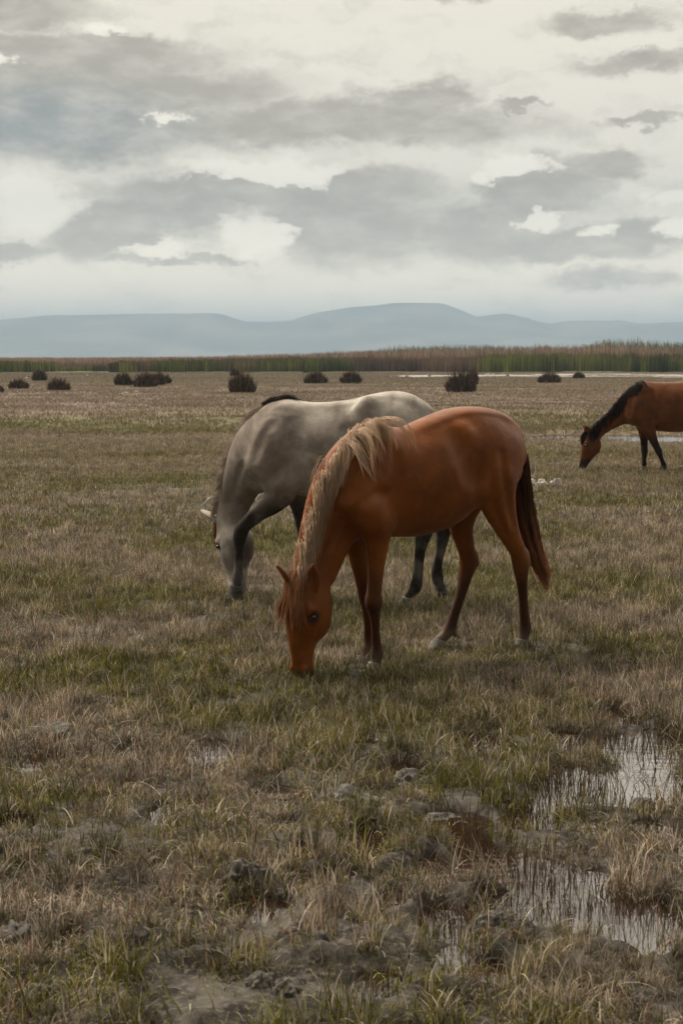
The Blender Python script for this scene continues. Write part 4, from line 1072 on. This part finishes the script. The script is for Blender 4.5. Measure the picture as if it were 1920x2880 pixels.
tr = nt.nodes.new('ShaderNodeBsdfTranslucent'); N.l(rc, tr.inputs[0]); mx = nt.nodes.new('ShaderNodeMixShader'); mx.inputs[0].default_value = .4
N.l(b.outputs[0], mx.inputs[1]); N.l(tr.outputs[0], mx.inputs[2]); N.l(mx.outputs[0], nt.nodes['Material Output'].inputs[0])
def reed_bed(name, label, Y0, Y1, xs, hs, n, w, colfn, seed, extra=1.35, tipcol=None):
    """height profile hs over picture-independent ratio x/Y = xs"""
    r = np.random.default_rng(seed)
    y = Y0 + (Y1 - Y0) * r.random(n); q = (r.random(n) * 2 - 1) * .24 * extra; x = q * y
    y = y + (fbm(q * 60, q * 0, 4, seed) - .5) * 22
    H = np.interp(q, xs, hs) * (.82 + .50 * fbm(x * .12, y * .2, 4, seed + 3)) * (.78 + .28 * r.random(n))
    keep = H > .15; x, y, H, q = x[keep], y[keep], H[keep], q[keep]
    V, Q, tone, al = blades(np.stack([x, y, 0 * x - .05], 1), H, w * (.6 + .8 * r.random(len(x))), .10, seed + 1)
    m_ = 6; c = colfn(np.repeat(x, m_), np.repeat(y, m_), np.repeat(q, m_), tone, al)
    return tag(mesh_np(name, V, Q, m_reed, attrs={'col': c}, smooth=False), label, 'reeds', kind='stuff')
def mixc(a, b, t): return np.array(a)[None] * (1 - t[:, None]) + np.array(b)[None] * t[:, None]
qx = lambda px: (px - 784) / 3267
def hgt(ytop, Y): return CAM_H + (820 - ytop) / 3267 * Y
def col_front(x, y, q, tone, al):
    g = mixc((.030, .040, .006), (.11, .112, .020), tone)
    n_ = fbm(x * .16, y * .05, 3, 33); br = ss(n_, .42, .58)
    zone = np.interp(q, [qx(0), qx(200), qx(760), qx(800), qx(1060), qx(1110), qx(1500), qx(1550)], [.3, .55, .35, .8, .85, .05, .1, .9])
    d = mixc((.055, .036, .026), (.135, .085, .055), tone)
    k = np.clip(br * zone * 1.6 + .55 * ss(al, .55, 1.0) * zone, 0, 1)
    c = g * (1 - k[:, None]) + d * k[:, None]
    return c * (.45 + 1.0 * ss(fbm(x * .18, y * .3, 4, 5), .3, .7))[:, None]
Y = 160
reed_bed('green_reeds', 'green and brown reeds edging the pond in front of the dry reeds', 158, 172,
   [qx(v) for v in (-400, 0, 120, 128, 240, 300, 500, 760, 900, 1080, 1110, 1250, 1500, 1700, 2100)],
   [hgt(v, Y) for v in (826, 827, 828, 843, 838, 828, 826, 824, 822, 820, 817, 814, 815, 813, 812)], 36000, .08, col_front, 901)
def col_dry(x, y, q, tone, al):
    g = mixc((.085, .050, .035), (.15, .092, .062), tone) * (.55 + .85 * ss(fbm(x * .2, y * .08, 4, 35), .3, .7))[:, None]; tip = mixc((.22, .15, .11), (.36, .26, .20), tone)
    k = ss(al, .7, 1.0) * (tone > .45)
    n_ = ss(fbm(x * .05, y * .04, 3, 44), .45, .6) * .5
    c = g * (1 - n_[:, None]) + np.array((.07, .045, .036))[None] * n_[:, None]
    return c * (1 - k[:, None]) + tip * k[:, None]
Y = 200
reed_bed('dry_reeds', 'pinkish brown dry reeds with pale plumes behind the green reeds', 174, 235,
   [qx(v) for v in (-400, 0, 250, 500, 700, 870, 1000, 1240, 1350, 1568, 2100)],
   [hgt(v, Y) for v in (825, 825, 824, 820, 814, 807, 805, 800, 799, 800, 796)], 46000, .085, col_dry, 911)
def col_tall(x, y, q, tone, al):
    g = mixc((.035, .050, .014), (.10, .115, .035), tone); k = ss(al, .86, 1) * (tone > .75)
    return g * (1 - k[:, None]) + np.array((.27, .20, .15))[None] * k[:, None]
Y = 250
reed_bed('tall_reeds', 'dark green tall reeds rising behind the dry reeds on the right', 240, 262,
   [qx(v) for v in (-400, 700, 860, 900, 1230, 1250, 1340, 1370, 1600, 2100)],
   [hgt(v, Y) for v in (870, 830, 806, 801, 797, 800, 797, 786, 788, 786)], 20000, .13, col_tall, 921)
def col_far(x, y, q, tone, al): return mixc((.15, .095, .068), (.24, .165, .12), tone)
reed_bed('distant_reeds', 'pale dry reed flats reaching to the horizon', 270, 420, [-1, 1], [1.5, 1.5], 16000, .25, col_far, 931)

# ================================================================ bushes
m_bush, nt, b = new_mat('bush_twigs'); N = NT(nt)
N.l(N.attr('col'), b.inputs['Base Color']); b.inputs['Roughness'].default_value = .75; b.inputs['Specular IOR Level'].default_value = .12
def bush(px, py, w, h, label, green=.3, squat=1.0, seed=0, mound=1.0):
    r = np.random.default_rng(seed + 40); c = ground_pt(px, py); s = c[1] / 3267; W, Hh = w * s, h * s * 1.04
    n = int(900)
    a = r.random(n) * 2 * PI; q = np.sqrt(r.random(n)) ; base = np.stack([np.cos(a) * q * W * .40, np.sin(a) * q * W * .32, 0 * a - .03], 1)
    lean = q * (.30 + .16 * W / Hh) + r.normal(size=n) * .16
    L = Hh * (1.08 - .70 * q ** 2 * mound) * (.55 + .5 * r.random(n) ** 1.1) * (1 + .25 * (fbm(a * 1.5, q * 2, 2, seed) - .5))
    Vs = []; cur = base.copy(); seg = 3; wd = s * 2.4 * (.6 + .8 * r.random(n)); fc = r.random(n) * PI
    az_ = a + r.normal(size=n) * .25
    for k in range(seg + 1):
        t = k / seg; sv = np.stack([np.cos(fc), np.sin(fc) * .5, 0 * fc], 1) * (wd * (1 - t ** 1.5 * .85) * .5)[:, None]; Vs += [cur - sv, cur + sv]
        th = np.clip(lean * (.5 + .7 * t), -1.2, 1.35)
        cur = cur + np.stack([np.cos(az_) * np.sin(th), np.sin(az_) * np.sin(th), np.cos(th)], 1) * (L / seg)[:, None]
    V = np.stack(Vs, 1).reshape(-1, 3); m_ = 2 * (seg + 1); b0 = np.arange(n)[:, None] * m_ + 2 * np.arange(seg)[None]
    Q = np.stack([b0, b0 + 1, b0 + 3, b0 + 2], -1).reshape(-1, 4)
    tone = np.repeat(r.random(n), m_); g = np.repeat(r.random(n) < green, m_)
    cc = np.where(g[:, None], mixc((.022, .026, .004), (.10, .095, .016), tone), mixc((.030, .017, .010), (.20, .115, .070), tone))
    pale = np.repeat(r.random(n) < .10, m_); cc[pale] = (.28, .19, .13)
    o = mesh_np('bush', V, Q, m_bush, attrs={'col': cc}, smooth=False); o.location = (c[0], c[1], float(height(np.array([c[0]]), np.array([c[1]]))[0]))
    return tag(o, label, 'bush', 'dark bushes dotted across the plain')
BL = [(2, 902, 16, 17, 'dark bush cut by the left edge of the picture', .1), (44, 893, 54, 24, 'low wide dark bush second from the left edge', .1), (92, 874.7, 38, 28, 'narrow rounded bush standing alone behind the two leftmost bushes', .4),
 (136, 897, 60, 31, 'dark humped bush left of the cluster of three, sloping down to its left', .1), (382, 881, 26, 22, 'small green bush at the right end of the left cluster', .6), (284, 886, 46, 32, 'greenish bush at the left end of the left cluster', .7),
 (366, 886, 34, 31, 'brown bush tucked behind the biggest bush of the left cluster', .15), (334, 889.7, 62, 36, 'biggest bush of the left cluster, brown and bristly', .1),
 (540, 865, 26, 17, 'small dark bush peeping out behind the bushy one left of the grey horse', .4), (557, 902, 68, 50, 'tall bristly brown green bush above the grey horse neck', .3),
 (701, 857, 11, 8, 'tiny green bush at the pond edge behind a larger bush', .6), (725, 881.5, 62, 28, 'dark domed bush, left one of two above the grey horse back', .12), (806, 881.5, 58, 30, 'dark domed bush, right one of two above the grey horse back', .12),
 (1084, 884, 30, 34, 'slim brown bush half hidden behind the largest bush', .1), (1058, 900, 78, 52, 'largest bush, brown and green, in front of the pond right of the grey horse', .35), (1261, 880, 60, 28, 'dark spiky low bush between the largest bush and the bay horse', .15),
 (1328, 871, 30, 17, 'small round green bush at the pond edge above the bay horse head', .8)]
for k_, (a, b_, w, h_, lb, g_) in enumerate(BL): bush(a, b_, w, h_, lb, g_, seed=k_)

# ================================================================ mountains
def mountain(name, Y0, ridge, depth, z_add, seed):
    xs = np.array([(p[0] - 784) / 3267 * Y0 for p in ridge]); hs = np.array([(820 - p[1]) / 3267 * Y0 + z_add for p in ridge])
    X = np.linspace(xs[0], xs[-1], 420); Hh = np.interp(X, xs, hs); D = np.linspace(-1, 1, 46)
    Xg, Dg = np.meshgrid(X, D, indexing='ij')
    rid = fbm(Xg / (Y0 * .045), Dg * 1.3, 5, seed, .55)
    prof = np.where(Dg <= 0, (1 + Dg) ** 1.15, (1 - Dg) ** .9)
    gully = np.abs(fbm(Xg / (Y0 * .018) + Dg * .6, Dg * .8, 4, seed + 5) - .5) * 2
    Z = Hh[:, None] * prof * (1 - .30 * gully * (1 - prof) * 1.4) + 0 * rid
    Z = np.maximum(Z, -5) - 2
    V = np.stack([Xg, Y0 + Dg * depth, Z], -1).reshape(-1, 3); nx, nd = Xg.shape
    i, j = np.meshgrid(np.arange(nx - 1), np.arange(nd - 1), indexing='ij')
    Q = np.stack([i * nd + j, (i + 1) * nd + j, (i + 1) * nd + j + 1, i * nd + j + 1], -1).reshape(-1, 4)
    return tag(mesh_np(name, V, Q, m_mtn), kind='structure')
m_mtn, nt, b = new_mat('mountain_slopes'); N = NT(nt)
gp = N.n('ShaderNodeNewGeometry').outputs['Position']
N.l(N.mix(N.sstep(N.noise(N.scale(gp, 1, 1, 3), .004, 6, .6), .4, .62), (.10, .10, .075), (.24, .215, .17)), b.inputs['Base Color']); b.inputs['Roughness'].default_value = .9
ridge = [(-900, 745), (-600, 728), (-300, 735), (0, 733), (60, 728), (100, 724), (140, 721), (170, 722), (300, 719), (400, 718), (500, 717), (520, 722), (545, 731), (570, 737), (620, 737), (670, 734), (700, 724), (735, 714), (800, 704), (850, 700), (888, 696),
  (892, 694), (935, 693), (1010, 694), (1045, 706), (1090, 726), (1130, 720), (1160, 718), (1200, 727), (1225, 735), (1255, 742), (1300, 735), (1340, 734), (1400, 735), (1415, 733), (1455, 741), (1500, 740), (1530, 737), (1600, 737), (1800, 728), (2100, 742), (2500, 735)]
mountain('hills', 4200, ridge, 900, 2.0, 5)

# ================================================================ haze: one closed box of even air
bpy.ops.mesh.primitive_cube_add(size=1); hz = bpy.context.object; hz.name = 'haze'; hz.data.name = 'haze'
hz.scale = (30000, 30000, 186); hz.location = (0, 0, 186 / 2 - 8)
tag(hz, 'pale bluish haze lying over the plain and fading the hills', 'haze', kind='stuff')
hm, nt, b = new_mat('haze_air'); nt.nodes.remove(b)
vp = nt.nodes.new('ShaderNodeVolumePrincipled'); vp.inputs['Density'].default_value = .00042; vp.inputs['Color'].default_value = (.49, .66, .85, 1); vp.inputs['Anisotropy'].default_value = 0
nt.links.new(vp.outputs[0], nt.nodes['Material Output'].inputs['Volume'])
hz.data.materials.append(hm)

# ================================================================ birds, pale stones, clods
from mathutils import noise as mnoise
def lump_mesh(name, w, d, h, seed, mat, rough=.35, sub=4, flat=True):
    bm = bmesh.new(); bmesh.ops.create_icosphere(bm, subdivisions=sub, radius=1); o_ = Vector((seed * 7.3, seed * 3.1, seed))
    for v in bm.verts:
        p = v.co.copy(); n1 = mnoise.fractal(p * 1.3 + o_, 1.0, 2.0, 4); n2 = mnoise.fractal(p * 4.5 + o_, 1.0, 2.0, 3)
        v.co = p * (1 + rough * n1 + rough * .35 * n2); v.co.x *= w / 2; v.co.y *= d / 2; v.co.z *= h
        k_ = 1 + .35 * max(0, 1 - abs(v.co.z) / h); v.co.x *= k_; v.co.y *= k_
        if flat and v.co.z < -.01: v.co.z = -.01 + (v.co.z + .01) * .2
    me = bpy.data.meshes.new(name); bm.to_mesh(me); bm.free(); me.materials.append(mat)
    me.polygons.foreach_set('use_smooth', [True] * len(me.polygons))
    o = bpy.data.objects.new(name, me); col.objects.link(o); return o
import bmesh
def rock_mat(name, c0, c1, sc):
    m, nt, b = new_mat(name); N = NT(nt); pos = N.n('ShaderNodeTexCoord').outputs['Object']
    n_ = N.noise(pos, sc, 5, .65); N.l(N.mix(N.sstep(n_, .38, .62), c0, c1), b.inputs['Base Color']); b.inputs['Roughness'].default_value = .85
    bp = N.n('ShaderNodeBump'); bp.inputs['Strength'].default_value = .8; bp.inputs['Distance'].default_value = .008
    N.l(N.noise(pos, sc * 3, 5, .7), bp.inputs['Height']); N.l(bp.outputs[0], b.inputs['Normal']); return m
m_clod = rock_mat('dried_mud', (.035, .030, .024), (.145, .128, .104), 22)
m_stone = rock_mat('pale_stone', (.42, .39, .34), (.72, .69, .62), 16)
def gz_at(c): return float(height(np.array([c[0]]), np.array([c[1]]))[0])
CL = [(562, 2035, 88, 62, 'large grey cracked mud clod beside the reddish puddle at lower left'), (655, 2055, 50, 30, 'smaller grey clod touching the right end of the large cracked clod'),
      (940, 1790, 90, 34, 'rough crusty mud clod between the reddish puddles right of the chestnut muzzle'), (800, 1850, 150, 30, 'long low ridge of grey crusted mud in the middle foreground'),
      (120, 1700, 130, 26, 'low grey mud ridge at the left edge below the open grass'), (595, 2265, 60, 34, 'smooth grey clod near the bottom centre, left of its flat pale neighbour'),
      (660, 2275, 80, 36, 'flat pale grey clod near the bottom centre'), (735, 2190, 44, 34, 'upright grey clod with grass around it above the bottom centre'), (40, 2170, 100, 46, 'dark crumbly mud clod in the lower left corner region'),
      (1140, 2160, 90, 44, 'dark mud clod left of the puddle trail at lower right'), (1068, 1715, 22, 20, 'small pale clod standing up in the grass right of centre'), (1350, 1830, 34, 8, 'flat brown flake of mud lying in the bright puddle'),
      (1480, 1850, 60, 26, 'twiggy dark clod in the bright puddle at the right'), (100, 2290, 80, 40, 'dark angular clod at the very bottom left'), (1010, 1872, 60, 10, 'thin pale crust floating at the reddish puddle'),
      (180, 1985, 60, 26, 'small grey clod left of the tiny bright puddle')]
for i_, (px, py, w, h_, lb) in enumerate(CL):
    c = ground_pt(px, py); s = math.hypot(c[1], CAM_H) / 3267
    o = lump_mesh('mud_clod', w * s, w * s * .8, h_ * s * .95, i_ + 3, m_clod, .42, 5 if w > 50 else 4)
    o.location = (c[0], c[1] + w * s * .3, max(gz_at(c), WATER_Z) - h_ * s * .36); o.rotation_euler = (0, 0, i_ * .7)
    tag(o, lb, 'mud clod', 'mud clods in the foreground')
for i_, (px, py, w, h_, lb) in enumerate([(1244, 1117, 26, 12, 'white stone lying in the grass, middle one of three right of the chestnut tail'), (1278, 1117, 24, 16, 'pointed white stone right of the other white stones behind the chestnut tail'),
      (1212, 1116, 32, 20, 'arched white and dark stone just right of the chestnut tail'), (597, 1150, 22, 24, 'white stone seen between the grey horse neck and its foreleg')]):
    c = ground_pt(px, py); s = c[1] / 3267
    o = lump_mesh('white_stone', w * s, w * s * .6, h_ * s, i_ + 31, m_stone, .5, 4); o.location = (c[0], c[1], gz_at(c)); o.rotation_euler = (0, 0, .3 * i_)
    tag(o, lb, 'stone', 'white stones in the grass')
for i_, (px, py, w, lb) in enumerate([(288, 905, 9, 'left one of two tiny white stones below the left bush cluster'), (312, 902, 10, 'right one of two tiny white stones below the left bush cluster'), (62, 869.5, 8, 'tiny white stone above the low wide bush at the left'), (201, 864, 5, 'tiny white stone on the plain between the lone bush and the left cluster')]):
    c = ground_pt(px, py); s = c[1] / 3267; o = lump_mesh('white_stone', w * s, w * s * .6, 4 * s, i_ + 51, m_stone, .5, 3); o.location = (c[0], c[1], gz_at(c)); tag(o, lb, 'stone', 'white stones in the grass')
# curved pale dry stem left of the grey horse
cv = np.array([ground_pt(468, 1165) + [0, 0, .01], ground_pt(474, 1165) + [0, 0, .06], ground_pt(486, 1165) + [0, 0, .105], ground_pt(504, 1165) + [0, 0, .100], ground_pt(522, 1165) + [0, 0, .06]])
cvv = catmull(cv, 6); V, Q = tubes(cvv[None], np.full((1, len(cvv)), .011), 6)
tag(mesh_np('dry_stalk', V, Q, m_stone), 'pale arched dry stalk in the grass left of the grey horse neck', 'stalk')
m_bd = new_mat('dark_feathers')[0]; m_bd.node_tree.nodes['Principled BSDF'].inputs['Base Color'].default_value = (.02, .018, .016, 1)
m_bw = new_mat('white_feathers')[0]; m_bw.node_tree.nodes['Principled BSDF'].inputs['Base Color'].default_value = (.75, .73, .68, 1)
m_bl = new_mat('bird_legs')[0]; m_bl.node_tree.nodes['Principled BSDF'].inputs['Base Color'].default_value = (.25, .08, .05, 1)
def bird(px, py, L, dark, face, label, legs=True):
    c = ground_pt(px, py); s = c[1] / 3267; l = L * s; z0 = l * (.45 if legs else .12); e = bpy.data.objects.new('bird', None); e.empty_display_size = .1; col.objects.link(e)
    e.location = (c[0], c[1], max(gz_at(c), -.055)); e.rotation_euler = (0, 0, 0 if face > 0 else PI)
    f = Field((-l * .7, -l * .3, z0 - l * .35), (l * .75, l * .3, z0 + l * .55), l * .03)
    f.chain([(-l * .5, 0, z0 - l * .02), (-l * .25, 0, z0 + l * .0), (0, 0, z0), (l * .2, 0, z0 + l * .06)], [(l * .03, l * .05), (l * .10, l * .1), (l * .15, l * .14), (l * .10, l * .09)], k=l * .05, m=l * .1)
    f.chain([(l * .2, 0, z0 + l * .06), (l * .3, 0, z0 + l * .2), (l * .36, 0, z0 + l * .3)], [(l * .08, l * .07), (l * .045, l * .045), (l * .06, l * .055)], k=l * .06, m=l * .1)
    f.chain([(l * .38, 0, z0 + l * .3), (l * .56, 0, z0 + l * .27)], [(l * .028, l * .025), (l * .022, l * .018)], k=l * .02, m=l * .1)
    V, Q = f.mesh(1); mesh_np('body', V, Q, m_bd if dark == 2 else m_bw, e)
    if dark == 1:
        for sd in (1, -1):
            g = Field((-l * .65, -l * .3, z0 - l * .2), (l * .3, l * .3, z0 + l * .3), l * .025)
            g.chain([(-l * .52, sd * l * .03, z0 + l * .03), (-l * .2, sd * l * .09, z0 + l * .05), (l * .12, sd * l * .10, z0 + l * .06)], [(l * .02, l * .02), (l * .09, l * .05), (l * .09, l * .05)], k=l * .03, m=l * .1)
            V, Q = g.mesh(1); mesh_np('wing', V, Q, m_bd, e)
    if legs:
        for sd in (1, -1):
            cc = np.array([[0, sd * l * .05, z0 - l * .08], [l * .03, sd * l * .05, z0 - l * .28], [0, sd * l * .05, -.01]]); V, Q = tubes(cc[None], np.full((1, 3), l * .018), 5); mesh_np('leg', V, Q, m_bl, e)
    tag(e, label, 'bird', 'birds at the pond')
bird(894, 871, 11, 1, 1, 'black and white wader, leftmost of the row along the near pond edge')
bird(934, 869.5, 11, 1, 1, 'black and white wader, second from the left along the near pond edge')
bird(985, 868, 11, 1, -1, 'black and white wader, third from the left along the near pond edge')
bird(1021, 868, 9, 1, -1, 'black and white wading bird just left of the largest bush')
bird(1166, 868, 12, 1, 1, 'black and white wader between the largest bush and the dark spiky bush')
bird(1119, 860, 12, 0, 1, 'white water bird on the pond, left one of the pair right of the largest bush', False)
bird(1131, 860, 10, 0, -1, 'white water bird on the pond, right one of the pair right of the largest bush', False)
bird(459.5, 894, 8, 2, -1, 'left one of two small dark birds beside the tall bristly bush', False)
bird(486, 893.5, 7, 2, 1, 'right one of two small dark birds beside the tall bristly bush', False)
